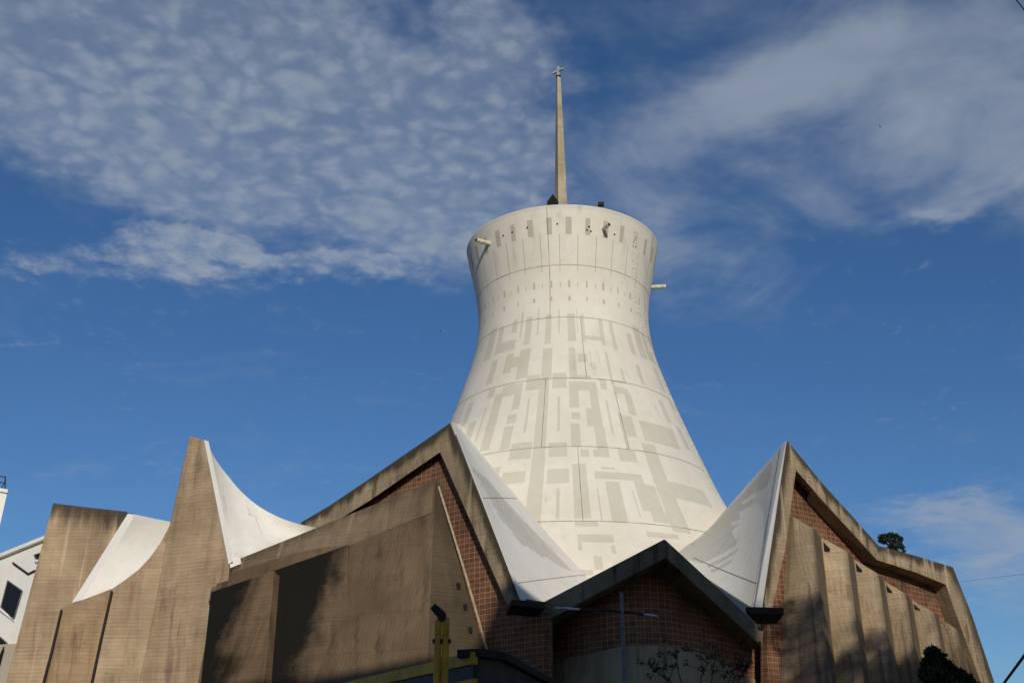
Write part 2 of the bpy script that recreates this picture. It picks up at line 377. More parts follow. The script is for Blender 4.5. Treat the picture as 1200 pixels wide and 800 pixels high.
def prism(front, back):
    """closed solid between two outlines with the same number of points"""
    n = len(front); v = [Vector(p) for p in front] + [Vector(p) for p in back]
    f = [list(range(n)), list(range(2 * n - 1, n - 1, -1))]
    tri = tessellate_polygon([[Vector(p) for p in front]])
    f = [list(t) for t in tri] + [[i + n for i in reversed(t)] for t in tri]
    f += [[i, (i + 1) % n, n + (i + 1) % n, n + i] for i in range(n)]
    return v, f
def grid_slab(rows, off):
    """rows: list of rows of points; closed thick sheet, off = thickness vector or function(point)"""
    nr, nc = len(rows), len(rows[0])
    v = [Vector(p) for r in rows for p in r]
    o = off if callable(off) else (lambda p: off)
    v += [p + o(p) for p in v[:nr * nc]]
    k = nr * nc; f = []
    idx = lambda i, j: i * nc + j
    for i in range(nr - 1):
        for j in range(nc - 1):
            a = [idx(i, j), idx(i, j + 1), idx(i + 1, j + 1), idx(i + 1, j)]
            f.append(a); f.append([x + k for x in reversed(a)])
    for j in range(nc - 1):
        f.append([idx(0, j), idx(0, j) + k, idx(0, j + 1) + k, idx(0, j + 1)])
        f.append([idx(nr - 1, j), idx(nr - 1, j + 1), idx(nr - 1, j + 1) + k, idx(nr - 1, j) + k])
    for i in range(nr - 1):
        f.append([idx(i, 0), idx(i + 1, 0), idx(i + 1, 0) + k, idx(i, 0) + k])
        f.append([idx(i, nc - 1), idx(i, nc - 1) + k, idx(i + 1, nc - 1) + k, idx(i + 1, nc - 1)])
    loc = [(j / (nc - 1), 1 - i / (nr - 1)) for i in range(nr) for j in range(nc)] * 2
    return v, f, loc
def bil(A, B, C, D, nu, nv):
    """rows from AB edge to DC edge: A-B is the first row, D-C the last"""
    A, B, C, D = map(Vector, (A, B, C, D)); rows = []
    for i in range(nv + 1):
        t = i / nv; p, q = A.lerp(D, t), B.lerp(C, t)
        rows.append([p.lerp(q, j / nu) for j in range(nu + 1)])
    return rows
def tube(pts, r, seg=8, r2=None):
    pts = [Vector(p) for p in pts]; v = []; f = []
    n = len(pts)
    for i, p in enumerate(pts):
        t = (pts[min(i + 1, n - 1)] - pts[max(i - 1, 0)]).normalized()
        up = Vector((0, 0, 1)) if abs(t.z) < .9 else Vector((1, 0, 0))
        a = t.cross(up).normalized(); b = a.cross(t)
        rr = r if r2 is None else r + (r2 - r) * i / (n - 1)
        for s in range(seg):
            w = 2 * math.pi * s / seg
            v.append(p + (a * math.cos(w) + b * math.sin(w)) * rr)
    for i in range(n - 1):
        for s in range(seg):
            f.append([i * seg + s, i * seg + (s + 1) % seg, (i + 1) * seg + (s + 1) % seg, (i + 1) * seg + s])
    f.append(list(range(seg))[::-1]); f.append([(n - 1) * seg + s for s in range(seg)])
    return v, f
def box(c, sx, sy, sz, ax=None, ay=None, az=None):
    c = Vector(c); ax = Vector(ax or (1, 0, 0)); ay = Vector(ay or (0, 1, 0)); az = Vector(az or (0, 0, 1))
    P = lambda a, b, d: c + ax * a * sx / 2 + ay * b * sy / 2 + az * d * sz / 2
    return prism([P(-1, -1, -1), P(1, -1, -1), P(1, -1, 1), P(-1, -1, 1)], [P(-1, 1, -1), P(1, 1, -1), P(1, 1, 1), P(-1, 1, 1)])
def join(*vf):
    V, Fc = [], []
    for v, f in vf:
        k = len(V); V += list(v); Fc += [[i + k for i in q] for q in f]
    return V, Fc

class Plane:                            # an upright plane through two seen points
    def __init__(s, pxa, Ya, pxb, Yb, py=700):
        s.a = at(pxa, py, Ya); s.b = at(pxb, py, Yb)
        d = Vector((s.b.x - s.a.x, s.b.y - s.a.y, 0)).normalized(); s.d = d
        s.n = Vector((d.y, -d.x, 0))    # towards the viewer
        if s.n.y > 0: s.n = -s.n
    def p(s, px, py, off=0.0):
        q = ray(px, py); o = s.a + s.n * off
        t = (o - CAMLOC).dot(s.n) / q.dot(s.n)
        return CAMLOC + q * t
def strip_frame(pl, pairs, depth, off=0.0, bkf=None):
    """frame member following pairs (outer px, inner px) on a plane, given real depth backwards"""
    V, Fc, LC = [], [], []
    for (a, b) in pairs:
        o, i = pl.p(*a, off), pl.p(*b, off); bk = bkf(o) * depth if bkf else pl.n * -depth
        V += [o, i, i + bk, o.lerp(i, .12) + bk]; LC += [(.5, 1), (.5, 0), (.5, 0), (.5, .9)]
    for k in range(len(pairs) - 1):
        for s in range(4):
            Fc.append([k * 4 + s, k * 4 + (s + 1) % 4, (k + 1) * 4 + (s + 1) % 4, (k + 1) * 4 + s])
    Fc.append([0, 1, 2, 3]); e = (len(pairs) - 1) * 4; Fc.append([e + 3, e + 2, e + 1, e])
    return V, Fc, LC
def dense(pairs, m=4):
    o = []
    for k in range(len(pairs) - 1):
        (a, b), (c, d) = pairs[k], pairs[k + 1]
        for s in range(m):
            t = s / m
            o.append(((a[0] + (c[0] - a[0]) * t, a[1] + (c[1] - a[1]) * t), (b[0] + (d[0] - b[0]) * t, b[1] + (d[1] - b[1]) * t)))
    return o + [pairs[-1]]

# ------------------------------------------------------------------ ground, street
def flat(name, x0, x1, y0, y1, z, m, th=.3):
    v, f = box(((x0 + x1) / 2, (y0 + y1) / 2, z - th / 2), x1 - x0, y1 - y0, th)
    return finish(mesh_obj(name, v, f, m), kind='structure')
flat('ground', -1500, 1500, -1500, 1500, 0, M['earth'])
flat('street', -1500, 1500, 3, 12, .004, M['asphalt'], .002)
flat('pavement', -1500, 1500, 12, 15, .13, M['pave'], .125)
flat('near_pavement', -1500, 1500, -6, 3, .13, M['pave'], .125)

# ------------------------------------------------------------------ the cathedral
AX = Vector((3.05, 60, 0))
CH = empty('cathedral', AX, 'modernist concrete cathedral with tall white flaring tower, slim spire and folded gables', 'church')
par_ready(CH)
PROF = [(0,16.5),(8,13.4),(11,11.8),(14,10.2),(17.25,8.59),(19.33,7.73),(21.48,6.9),(23.07,6.32),(24.12,5.97),(25.86,5.42),(27.28,5.13),(28.55,5.02),(29.81,5.1),(31.41,5.38),(32.88,5.68),(33.55,5.82)]
def _spl():
    hs_ = [p[0] for p in PROF]; rs = [p[1] for p in PROF]; n = len(hs_)
    m = []
    for i in range(n):
        a, b = max(i - 1, 0), min(i + 1, n - 1); m.append((rs[b] - rs[a]) / (hs_[b] - hs_[a]))
    def f(h):
        h = max(hs_[0], min(hs_[-1], h)); i = 0
        while i < n - 2 and h > hs_[i + 1]: i += 1
        d = hs_[i + 1] - hs_[i]; t = (h - hs_[i]) / d
        return ((2*t**3-3*t*t+1)*rs[i] + (t**3-2*t*t+t)*d*m[i] + (-2*t**3+3*t*t)*rs[i+1] + (t**3-t*t)*d*m[i+1])
    return f
TR = _spl(); TOP = 33.55
def tp(phi, h, off=0.0):                # a point on the tower; phi in degrees from the street side
    r = TR(h) + off; a = R(phi)
    return Vector((AX.x + r * math.sin(a), AX.y - r * math.cos(a), h))
RECTS = [(-25.9,25.22,-21.79,27.1),(-13.29,25.18,-9.96,27.13),(-18.62,25.85,-17.48,27.47),(-5.8,25.78,-5.05,27.41),(-29.37,25.81,-28.2,27.51),(-35.35,26.29,-32.25,27.15),(-34.25,25.27,-31.85,25.84),(-43.26,25.21,-31.75,25.87),(-45.75,25.11,-42.24,27.0),(-54.82,25.02,-48.31,27.07),(-27.02,23.03,-21.21,24.93),(-14.02,22.87,-9.08,24.82),(-33.75,23.9,-25.99,24.58),(-35.41,23.57,-31.2,24.8),(-45.72,23.25,-40.98,24.77),(-20.89,22.21,-14.72,23.13),(-8.54,22.2,-2.04,23.14),(-0.31,25.26,3.83,27.07),(5.12,25.78,5.21,27.41),(7.48,25.29,9.52,27.09),(9.43,25.41,19.14,25.64),(18.4,25.09,20.86,26.97),(25.42,25.06,28.16,26.87),(37.67,24.97,41.61,26.37),(-0.31,22.83,2.85,24.8),(3.79,23.86,9.02,24.46),(10.28,23.49,11.02,24.67),(14.81,23.93,15.09,24.72),(18.92,22.68,20.35,24.72),(25.82,22.88,27.62,23.73),(19.89,22.82,27.5,22.89),(37.37,23.01,40.2,24.35),(2.99,22.81,9.67,23.06),(13.17,22.78,16.27,22.96),(-14.74,14.05,-10.2,22.87),(-18.93,19.6,-18.1,21.67),(-5.8,19.49,-5.05,21.58),(-33.05,22.07,-22.59,22.8),(-26.0,21.04,-22.5,22.13),(-36.59,18.82,-31.81,22.41),(-27.2,20.26,-22.99,20.82),(-27.38,18.68,-23.74,20.09),(-22.79,17.99,-15.24,18.97),(-40.34,19.51,-39.62,21.67),(-54.47,20.9,-50.37,22.37),(-47.92,19.53,-43.33,20.87),(-41.58,22.16,-37.41,22.72),(-9.17,17.96,-2.44,18.88),(-0.77,20.98,2.81,22.66),(-0.59,20.24,2.94,20.71),(-0.79,18.58,2.74,20.02),(-0.77,22.11,11.3,22.66),(7.82,20.93,11.49,22.09),(5.75,19.82,11.32,20.88),(7.93,18.49,11.77,19.79),(14.56,19.46,15.61,21.45),(13.29,22.18,16.59,22.74),(20.52,22.1,27.07,22.52),(24.58,20.78,27.75,22.16),(20.41,19.37,24.96,20.69),(19.0,18.47,20.68,20.76),(28.12,19.3,47.15,20.58),(15.36,17.85,22.17,18.59),(26.24,14.11,31.98,19.14),(1.8,17.94,4.75,18.48),(6.55,17.94,11.78,18.45),(-23.96,16.58,-15.86,17.35),(-9.15,16.52,-2.24,17.28),(-5.98,14.56,-5.02,16.17),(-20.51,15.47,-20.11,16.3),(-0.82,14.46,3.46,17.53),(-29.59,16.74,-25.43,17.72),(-0.86,14.1,4.83,14.37),(-0.59,13.18,8.69,13.68),(-0.71,12.79,0.4,13.19),(7.61,12.7,8.67,13.17),(2.78,11.86,5.07,12.49),(-1.97,11.56,2.45,11.85),(-13.98,14.05,-10.2,14.36),(6.19,16.71,21.81,17.16),(8.89,14.35,13.53,16.53),(18.42,15.04,21.89,16.8),(20.5,15.01,25.38,16.64),(21.25,14.5,27.28,15.12),(5.76,14.38,6.59,16.22),(17.14,14.59,17.5,16.19),(8.41,17.26,12.79,17.47),(30.32,15.99,49.33,17.05),(17.51,13.68,27.19,13.95),(-4.46,16.45,-3.42,16.75)]
GENERIC = []
for k in range(-16, 16):
    b = 1.25 + 11.25 * k; mdl = b + 5.625
    GENERIC += [(b - 1.5, 31.9, b + 1.5, 32.9, 2), (mdl - .35, 29.75, mdl + .35, 31.8, 2),
                (b - .7, 28.75, b + .7, 29.25, 2), (mdl - .35, 28.8, mdl + .35, 29.1, 2), (b - .7, 27.95, b + .7, 28.25, 2)]
ALLR = [r + (1,) for r in RECTS]
for r in RECTS:                         # the same ornament goes on round the sides and the back
    for s in (100, 200):
        ALLR.append((r[0] + s, r[1], r[2] + s, r[3], 1))
ALLR = GENERIC + ALLR
phis = [-96 + .5 * i for i in range(385)] + [96.5 + 2.5 * i for i in range(1, 67)]
phis = [p for p in phis if p < 264] 
hts = [0, 4, 7.5] + [7.5 + .14 * i for i in range(1, 187) if 7.5 + .14 * i < TOP - .05] + [TOP]
V = [tp(p, h) for h in hts for p in phis]; nc = len(phis); F_, FM = [], []
cellmat = {}
import bisect
pm = [(phis[i] + (phis[i + 1] if i + 1 < nc else 264)) / 2 for i in range(nc)]
hm = [(hts[i] + hts[i + 1]) / 2 for i in range(len(hts) - 1)]
for (a, b, c, d_, mi) in ALLR:
    for sh in (-360, 0, 360):
        i0, i1 = bisect.bisect_left(pm, a + sh), bisect.bisect_right(pm, c + sh)
        if i1 <= i0: 
            if -96 < (a + c) / 2 + sh < 96: i0 = min(nc - 1, bisect.bisect_left(pm, (a + c) / 2 + sh)); i1 = i0 + 1
            else: continue
        for j in range(bisect.bisect_left(hm, b), bisect.bisect_right(hm, d_)):
            for i in range(i0, i1): cellmat[(i, j)] = mi
for j in range(len(hts) - 1):
    for i in range(nc):
        q = (i + 1) % nc
        F_.append([j * nc + i, j * nc + q, (j + 1) * nc + q, (j + 1) * nc + i]); FM.append(cellmat.get((i, j), 0))
# rim lip and inside of the drum
base = len(V)
ins = [(TOP + .06, -.08), (TOP + .06, -.42), (TOP - 2.0, -.5)]
for h, o in ins: V += [Vector((AX.x + (TR(TOP) + o) * math.sin(R(p)), AX.y - (TR(TOP) + o) * math.cos(R(p)), h)) for p in phis]
last = (len(hts) - 1) * nc
for ring in [(last, base), (base, base + nc), (base + nc, base + 2 * nc)]:
    for i in range(nc):
        q = (i + 1) % nc
        F_.append([ring[0] + i, ring[0] + q, ring[1] + q, ring[1] + i]); FM.append(0)
V.append(Vector((AX.x, AX.y, TOP - 1.6)))
for i in range(nc): F_.append([base + 2 * nc + i, base + 2 * nc + (i + 1) % nc, len(V) - 1]); FM.append(0)
tower = mesh_obj('tower', V, F_, [M['white'], M['grey'], M['mark']], CH, smooth=True, fmat=FM)
def band(p0, p1, h0, h1, off=.006, n=1, m=1):
    rows = [[tp(p0 + (p1 - p0) * i / n, h0 + (h1 - h0) * j / m, off) for i in range(n + 1)] for j in range(m + 1)]
    return grid_slab(rows, lambda p: (Vector((AX.x, AX.y, p.z)) - p).normalized() * .03)
for h in (30.1, 26.88, 22.85, 18.6, 14.36):
    v, f, _ = band(-180, 180, h - .015, h + .015, .005, 240)
    mesh_obj('seam', v, f, M['seam'], tower)
for ph, h0, h1 in ((-10.9, 26.9, 33.5), (7.5, 22.87, 26.86), (-11.6, 18.62, 22.83), (20.0, 18.62, 22.83), (1.2, 14.38, 18.58), (66, 26.9, 33.5), (-60, 18.62, 22.83), (85, 22.87, 26.86)):
    w = .013 / TR((h0 + h1) / 2) * 57.3
    v, f, _ = band(ph - w, ph + w, h0, h1, .006, 1, 24)
    mesh_obj('seam', v, f, M['seam'], tower)
# flaking plaster down the right flank
path = [(33.0, 46), (30.5, 48), (27.9, 55), (26.1, 63), (24.5, 65), (22, 65), (19.2, 63), (17.0, 62), (15, 60)]
V, Fc = [], []
rnd = random.Random(3)
for _ in range(520):
    h = rnd.uniform(15, 33)
    for k in range(len(path) - 1):
        if path[k + 1][0] <= h <= path[k][0]:
            t = (path[k][0] - h) / (path[k][0] - path[k + 1][0]); ph = path[k][1] + (path[k + 1][1] - path[k][1]) * t
    ph += rnd.gauss(0, 1.5 if h > 27 else .8); sw, sh = rnd.uniform(.15, .55), rnd.uniform(.03, .12)
    k = len(V); e = rnd.uniform(.01, .05)
    ps = [tp(ph + sw * c, h + sh * s, off) for c, s, off in ((-1, -1, .002), (1, -.8, e), (.8, 1, e * .7), (-.7, .9, .002))]
    V += ps + [p + (Vector((AX.x, AX.y, p.z)) - p).normalized() * .02 for p in ps]
    Fc += [[k, k + 1, k + 2, k + 3], [k + 7, k + 6, k + 5, k + 4]] + [[k + i, k + 4 + i, k + 4 + (i + 1) % 4, k + (i + 1) % 4] for i in range(4)]
fl = finish(mesh_obj('flaking_plaster', V, Fc, M['grey'], tower), kind='stuff')
# spouts and holes under the rim
def tpipe(ph, h, ln, r, tiltz=-.12, side=0.0):
    a = R(ph); d = (Vector((math.sin(a + side), -math.cos(a + side), tiltz))).normalized(); p = tp(ph, h)
    v1 = tube([p - d * .1, p + d * ln], r, 14)
    o = mesh_obj('drain_pipe', *v1, M['pipe'], tower, smooth=False)
    e = mesh_obj('pipe_mouth', *tube([p + d * ln, p + d * (ln + .012)], r * .74, 12), M['black'], tower)
tpipe(-51.5, 32.35, .95, .13, -.1)
tpipe(22.2, 32.35, .7, .11, -.1)
tpipe(86.5, 31.1, .85, .13, .02)
for px_phi, h in ((-33, 32.4), (-23, 32.45), (-5.3, 32.45), (12, 32.15), (13.2, 32.35), (14.4, 32.1), (29.8, 32.2), (47.5, 32.0), (-39.5, 32.4)):
    a = R(px_phi); d = Vector((math.sin(a), -math.cos(a), 0)); p = tp(px_phi, h)
    mesh_obj('vent_hole', *tube([p - d * .05, p + d * .012], .055, 10), M['black'], tower)
# spire, cross, roof-top bits
def ring_sq(c, w, d, h, rot=R(20)):
    return [Vector((c.x + (x * math.cos(rot) - y * math.sin(rot)), c.y + (x * math.sin(rot) + y * math.cos(rot)), h)) for x, y in ((-w, -d), (w, -d), (w, d), (-w, d))]
ST = at(656.5, 90, 60).z
zb = TOP - 2
sp_rows = []
V, Fc = [], []
for k in range(13):
    t = k / 12; w = .41 + (.115 - .41) * t
    V += ring_sq(AX, w, w, zb + (ST - zb) * t)
for k in range(12):
    for s in range(4): Fc.append([k * 4 + s, k * 4 + (s + 1) % 4, k * 4 + 4 + (s + 1) % 4, k * 4 + 4 + s])
Fc += [[3, 2, 1, 0], [48, 49, 50, 51]]
spire = mesh_obj('spire', V, Fc, M['spire'], CH, bevel=.02)
cz = ST
crot = R(-38)
cax = Vector((math.cos(crot), math.sin(crot), 0)); cay = Vector((-math.sin(crot), math.cos(crot), 0))
mesh_obj('cross', *join(box(AX + Vector((0, 0, cz + .38)), .14, .14, .8, cax, cay), box(AX + Vector((0, 0, cz + .46)), .86, .12, .13, cax, cay)), M['steel'], spire)
mesh_obj('collar', *box(AX + Vector((0, 0, cz - .02)), .3, .3, .12), M['darkmetal'], spire)
dm = at(647, 238, 57.0); 
mesh_obj('roof_vent', *prism([dm + Vector((-.3, 0, -.6)), dm + Vector((.38, 0, -.6)), dm + Vector((.38, 0, .1)), dm + Vector((.05, 0, .62)), dm + Vector((-.3, 0, .1))],
         [dm + Vector((-.1, 1.6, -.6)), dm + Vector((.38, 1.6, -.6)), dm + Vector((.38, 1.6, .1)), dm + Vector((.2, 1.6, .5)), dm + Vector((-.1, 1.6, .1))]), M['black'], CH)
lm = at(703, 242, 55.6)
mesh_obj('rim_lamp', *join(box(lm + Vector((0, 0, -.15)), .12, .12, .6), box(lm + Vector((.06, -.05, .12)), .34, .22, .2)), M['darkmetal'], CH)

# ---- left gable
LG = Plane(610, 39.0, 365, 46.5)
lp = dense([((612, 706), (595, 711)), ((527.5, 495), (515.5, 530)), ((496, 517), (486, 550)), ((432, 561), (434, 586)), ((386, 592), (390, 613)), ((352, 612), (358, 631)), ((335, 622), (340, 641))], 5)
LA, LB = LG.p(530.5, 494.5, .03), LG.p(613, 707.5, .03)
LD, LC = at(537, 497, 58.5), at(712, 688, 49.5)
def towards(A, B, C, D):
    d0, d1 = (D - A).normalized(), (C - B).normalized()
    ab = (B - A)
    def f(p):
        t = max(0, min(1, (p - A).dot(ab) / ab.dot(ab))); return d0.lerp(d1, t).normalized()
    return f
fv, ff, fl_ = strip_frame(LG, lp, .55, 0, towards(LA, LB, LC, LD))
mesh_obj('gable_frame', fv, ff, M['frame'], CH, bevel=.03, local=fl_)
bk = [LG.p(x, y, -.38) for x, y in ((360, 628), (434, 578), (519, 520), (606, 700), (640, 705), (640, 830), (380, 830))]
mesh_obj('brick_screen', *prism(bk, [p - LG.n * .35 for p in bk]), M['brick'], CH)
# the sloping buttress wall in front of it: a big leaning face and its narrow flank
Ct, Cl = LG.p(510, 562, .05), at(258, 664, 45.0)
Cb, Clb = at(499, 830, 38.0), at(226, 830, 41.6)
rows = bil(Cl, Ct, Cb, Clb, 24, 16)
v, f, loc = grid_slab(rows, LG.n * -.5)
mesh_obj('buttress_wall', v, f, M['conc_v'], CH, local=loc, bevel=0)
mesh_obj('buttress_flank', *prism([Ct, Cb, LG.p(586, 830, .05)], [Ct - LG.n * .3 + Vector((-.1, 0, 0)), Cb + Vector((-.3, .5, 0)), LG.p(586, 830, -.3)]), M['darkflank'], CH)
rib = mesh_obj('edge_rib', *tube([LG.p(514, 570, .06), LG.p(545, 671, .06), LG.p(580, 793, .06)], .045, 6), M['rib'], CH)
flank = bpy.data.objects['buttress_flank']
for (x, y) in ((537, 690), (545, 715), (551, 742)):
    # small dark openings on the flank
    n = (Cb - Ct).cross(LG.p(586, 830) - Ct).normalized()
    if n.y > 0: n = -n
    q = ray(x, y); t = (Ct - CAMLOC).dot(n) / q.dot(n); p = CAMLOC + q * t + n * .01
    mesh_obj('weep_hole', *box(p, .14, .06, .42, n.cross(Vector((0, 0, 1))).normalized(), n), M['black'], flank)
# upper band of the wall and the two blackened pleats below it
def onwall(px, py, off):
    n = (Cb - Ct).cross(Cl - Ct).normalized()
    if n.y > 0: n = -n
    q = ray(px, py); t = (Ct + n * off - CAMLOC).dot(n) / q.dot(n); return CAMLOC + q * t
nw = (Cb - Ct).cross(Cl - Ct).normalized()
if nw.y > 0: nw = -nw
rows = bil(onwall(254, 665, .05), onwall(508, 563, .04), onwall(506, 600, .04), onwall(244, 704, .05), 24, 4)
v, f, loc = grid_slab(rows, nw * -.3)
mesh_obj('wall_band', v, f, M['bandc'], CH, local=loc)
rows = bil(onwall(247, 693, 1.0), onwall(321, 668, .95), onwall(306, 835, 1.0), onwall(231, 835, 1.0), 12, 16)
v, f, loc = grid_slab(rows, nw * -1.0)
mesh_obj('wall_pleat', v, f, M['blackA'], CH, local=loc, bevel=.03, label='narrow concrete pleat blackened along its left edge')
A, B, C_, D_ = onwall(319, 669, .6), onwall(408, 638, .16), onwall(405, 835, .02), onwall(305, 835, .6)
rows = bil(A, B, C_, D_, 14, 16)
v, f, loc = grid_slab(rows, nw * -.6)
mesh_obj('wall_pleat', v, f, M['blackB'], CH, local=loc, bevel=0, label='wide concrete pleat with black spreading from its top left')

# ---- roof slope from the left gable back to the tower, valley
def shell(name, A, B, C, D, th, mats=None, nu=40, nv=40, sag=0.0, pat=None, label=None, thick=None, light=()):
    rows = bil(A, B, C, D, nu, nv)
    if sag:
        for i, r in enumerate(rows):
            for j, p in enumerate(r):
                p.z -= sag * 4 * (i / nv) * (1 - i / nv) 
    v, f, loc = grid_slab(rows, thick or Vector((0, 0, -th)))
    fm = None
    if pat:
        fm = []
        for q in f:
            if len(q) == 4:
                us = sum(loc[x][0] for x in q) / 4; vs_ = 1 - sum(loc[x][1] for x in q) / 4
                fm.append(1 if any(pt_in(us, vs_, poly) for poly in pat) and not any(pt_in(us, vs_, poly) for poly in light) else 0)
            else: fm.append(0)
    return mesh_obj(name, v, f, mats or [M['shell'], M['shellgrey']], CH, smooth=False, fmat=fm, label=label)
def pt_in(x, y, poly):
    c = False; n = len(poly)
    for i in range(n):
        (x1, y1), (x2, y2) = poly[i], poly[i - 1]
        if (y1 > y) != (y2 > y) and x < (x2 - x1) * (y - y1) / (y2 - y1) + x1: c = not c
    return c
def scr(p):
    q = p - CAMLOC; c, s_ = math.cos(_t), math.sin(_t)
    f = q.y * c + q.z * s_; return 600 + FPX * q.x / f, 400 - FPX * (q.z * c - q.y * s_) / f
def onpatch(px, py, A, B, C, D):        # where on the sheet that seen point lies
    u = v = .5
    g = lambda u, v: scr(A.lerp(D, v).lerp(B.lerp(C, v), u))
    for _ in range(25):
        x, y = g(u, v); e = 1e-4
        xu, yu = g(u + e, v); xv, yv = g(u, v + e)
        a, b, c, d = (xu - x) / e, (xv - x) / e, (yu - y) / e, (yv - y) / e
        det = a * d - b * c
        if abs(det) < 1e-9: break
        du, dv = ((px - x) * d - (py - y) * b) / det, ((py - y) * a - (px - x) * c) / det
        u += max(-.2, min(.2, du)); v += max(-.2, min(.2, dv))
    return u, v
def pats(polys, A, B, C, D): return [[onpatch(x, y, A, B, C, D) for x, y in p] for p in polys]
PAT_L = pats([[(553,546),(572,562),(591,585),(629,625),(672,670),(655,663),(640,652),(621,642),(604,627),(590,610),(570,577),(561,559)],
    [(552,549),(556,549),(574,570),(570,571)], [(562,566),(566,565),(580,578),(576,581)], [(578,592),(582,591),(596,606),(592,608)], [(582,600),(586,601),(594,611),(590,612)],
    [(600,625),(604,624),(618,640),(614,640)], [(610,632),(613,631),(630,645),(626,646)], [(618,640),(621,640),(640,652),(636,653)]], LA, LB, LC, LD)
shell('roof_shell', LA, LB, LC, LD, .12, nu=130, nv=160, pat=PAT_L)
def sheet_seam(par, A, B, C, D, u0, v0, u1, v1):
    g = lambda u, v: A.lerp(D, v).lerp(B.lerp(C, v), u) + Vector((0, -.012, .012))
    mesh_obj('membrane_seam', *tube([g(u0 + (u1 - u0) * k / 20, v0 + (v1 - v0) * k / 20) for k in range(21)], .016, 5), M['mark'], par)
_sh = [o for o in COL.objects if o.name.startswith('roof_shell')][-1]
sheet_seam(_sh, LA, LB, LC, LD, .9, .03, .93, .9)
sheet_seam(_sh, LA, LB, LC, LD, .45, .02, .5, .75)
# ---- central porch gable: a prow, apex nearest
cA, cL, cR = at(779, 631, 36.2), at(604, 722, 39.6), at(895, 738, 41.0)
iA, iL, iR = at(780, 653, 36.2), at(607, 745, 39.6), at(893, 757, 41.0)
def raf(o0, o1, i0, i1, back, n=8):
    V, Fc = [], []
    for k in range(n + 1):
        t = k / n; o, i = o0.lerp(o1, t), i0.lerp(i1, t); V += [o, i, i + back, o + back]
    for k in range(n):
        for s in range(4): Fc.append([k * 4 + s, k * 4 + (s + 1) % 4, k * 4 + 4 + (s + 1) % 4, k * 4 + 4 + s])
    Fc += [[0, 1, 2, 3], [n * 4 + 3, n * 4 + 2, n * 4 + 1, n * 4]]
    return V, Fc
V, Fc = [], []
pairs = [(cL.lerp(cA, k / 8), iL.lerp(iA, k / 8)) for k in range(8)] + [(cA.lerp(cR, k / 8), iA.lerp(iR, k / 8)) for k in range(9)]
for o, i in pairs:
    bv = Vector((AX.x - o.x, AX.y - o.y, 0)).normalized() * 4.0
    V += [o, i, i + bv, o + bv]
for k in range(len(pairs) - 1):
    for s in range(4): Fc.append([k * 4 + s, k * 4 + (s + 1) % 4, k * 4 + 4 + (s + 1) % 4, k * 4 + 4 + s])
e = (len(pairs) - 1) * 4
Fc += [[0, 1, 2, 3], [e + 3, e + 2, e + 1, e]]
mesh_obj('porch_roof', V, Fc, M['frame_dark'], CH, bevel=.03)
# valley between left slope and porch
rg = at(760, 668, 50)
shell('roof_shell', LB + Vector((0, .1, -.05)), cL + Vector((1.6, .9, .55)), at(742, 664, 47.5), LC + Vector((-.2, -.3, .0)), .25, nu=20, nv=20)
# curved brick wall under it: plan is a rounded prow
nose = [(580, 44.5), (600, 43.2), (625, 41.9), (650, 40.8), (675, 39.9), (700, 39.1), (722, 38.6), (744, 38.3), (765, 38.3), (785, 38.55), (805, 39.1), (825, 39.8), (850, 40.8), (875, 41.9), (900, 43.0), (922, 44.0)]
bot = [(580, 772), (600, 776), (625, 776), (650, 775.5), (675, 770), (700, 764), (722, 759), (744, 756.5), (765, 756), (785, 757), (805, 761), (825, 767), (850, 779), (875, 792), (900, 806), (922, 820)]
def cwall(name, top_fn, bot_fn, m, off=0.0, th=.35):
    n = len(nose); dens = []
    for k in range(n - 1):
        for s in range(4):
            t = s / 4; dens.append(k + t)
    dens.append(n - 1)
    def cat(lst, x, c):
        k = min(int(x), len(lst) - 2); t = x - k
        p0, p1, p2, p3 = (lst[max(k - 1, 0)][c], lst[k][c], lst[k + 1][c], lst[min(k + 2, len(lst) - 1)][c])
        return .5 * ((2 * p1) + (-p0 + p2) * t + (2 * p0 - 5 * p1 + 4 * p2 - p3) * t * t + (-p0 + 3 * p1 - 3 * p2 + p3) * t ** 3)
    plan = [at(cat(nose, x, 0), 770, cat(nose, x, 1) + off) for x in dens]
    zb_ = [at(cat(bot, x, 0), cat(bot, x, 1), cat(nose, x, 1)).z for x in dens]
    rows = []; uvs = []; L_ = [0]
    for k in range(1, len(plan)): L_.append(L_[-1] + math.hypot(plan[k].x - plan[k - 1].x, plan[k].y - plan[k - 1].y))
    for r in range(5):
        row = []
        for k, p in enumerate(plan):
            z1, z0 = top_fn(zb_[k], p), bot_fn(zb_[k]); z = z1 + (z0 - z1) * r / 4
            row.append(Vector((p.x, p.y, z))); uvs.append((L_[k], z))
        rows.append(row)
    v, f, loc = grid_slab(rows, Vector((0, th, 0)))
    return mesh_obj(name, v, f, m, CH, uv=uvs + uvs, smooth=False)
def soffit(z, p):
    if p.x < iL.x: return iL.z + .25
    if p.x < iA.x: return iL.z + (iA.z - iL.z) * (p.x - iL.x) / (iA.x - iL.x) + .25
    return max(iR.z, iA.z + (iR.z - iA.z) * (p.x - iA.x) / (iR.x - iA.x)) + .25
cwall('brick_screen', soffit, lambda z: z, M['brick'])
cwall('plinth_wall', lambda z, p: z, lambda z: 0, M['plinth'], -.12, .5)
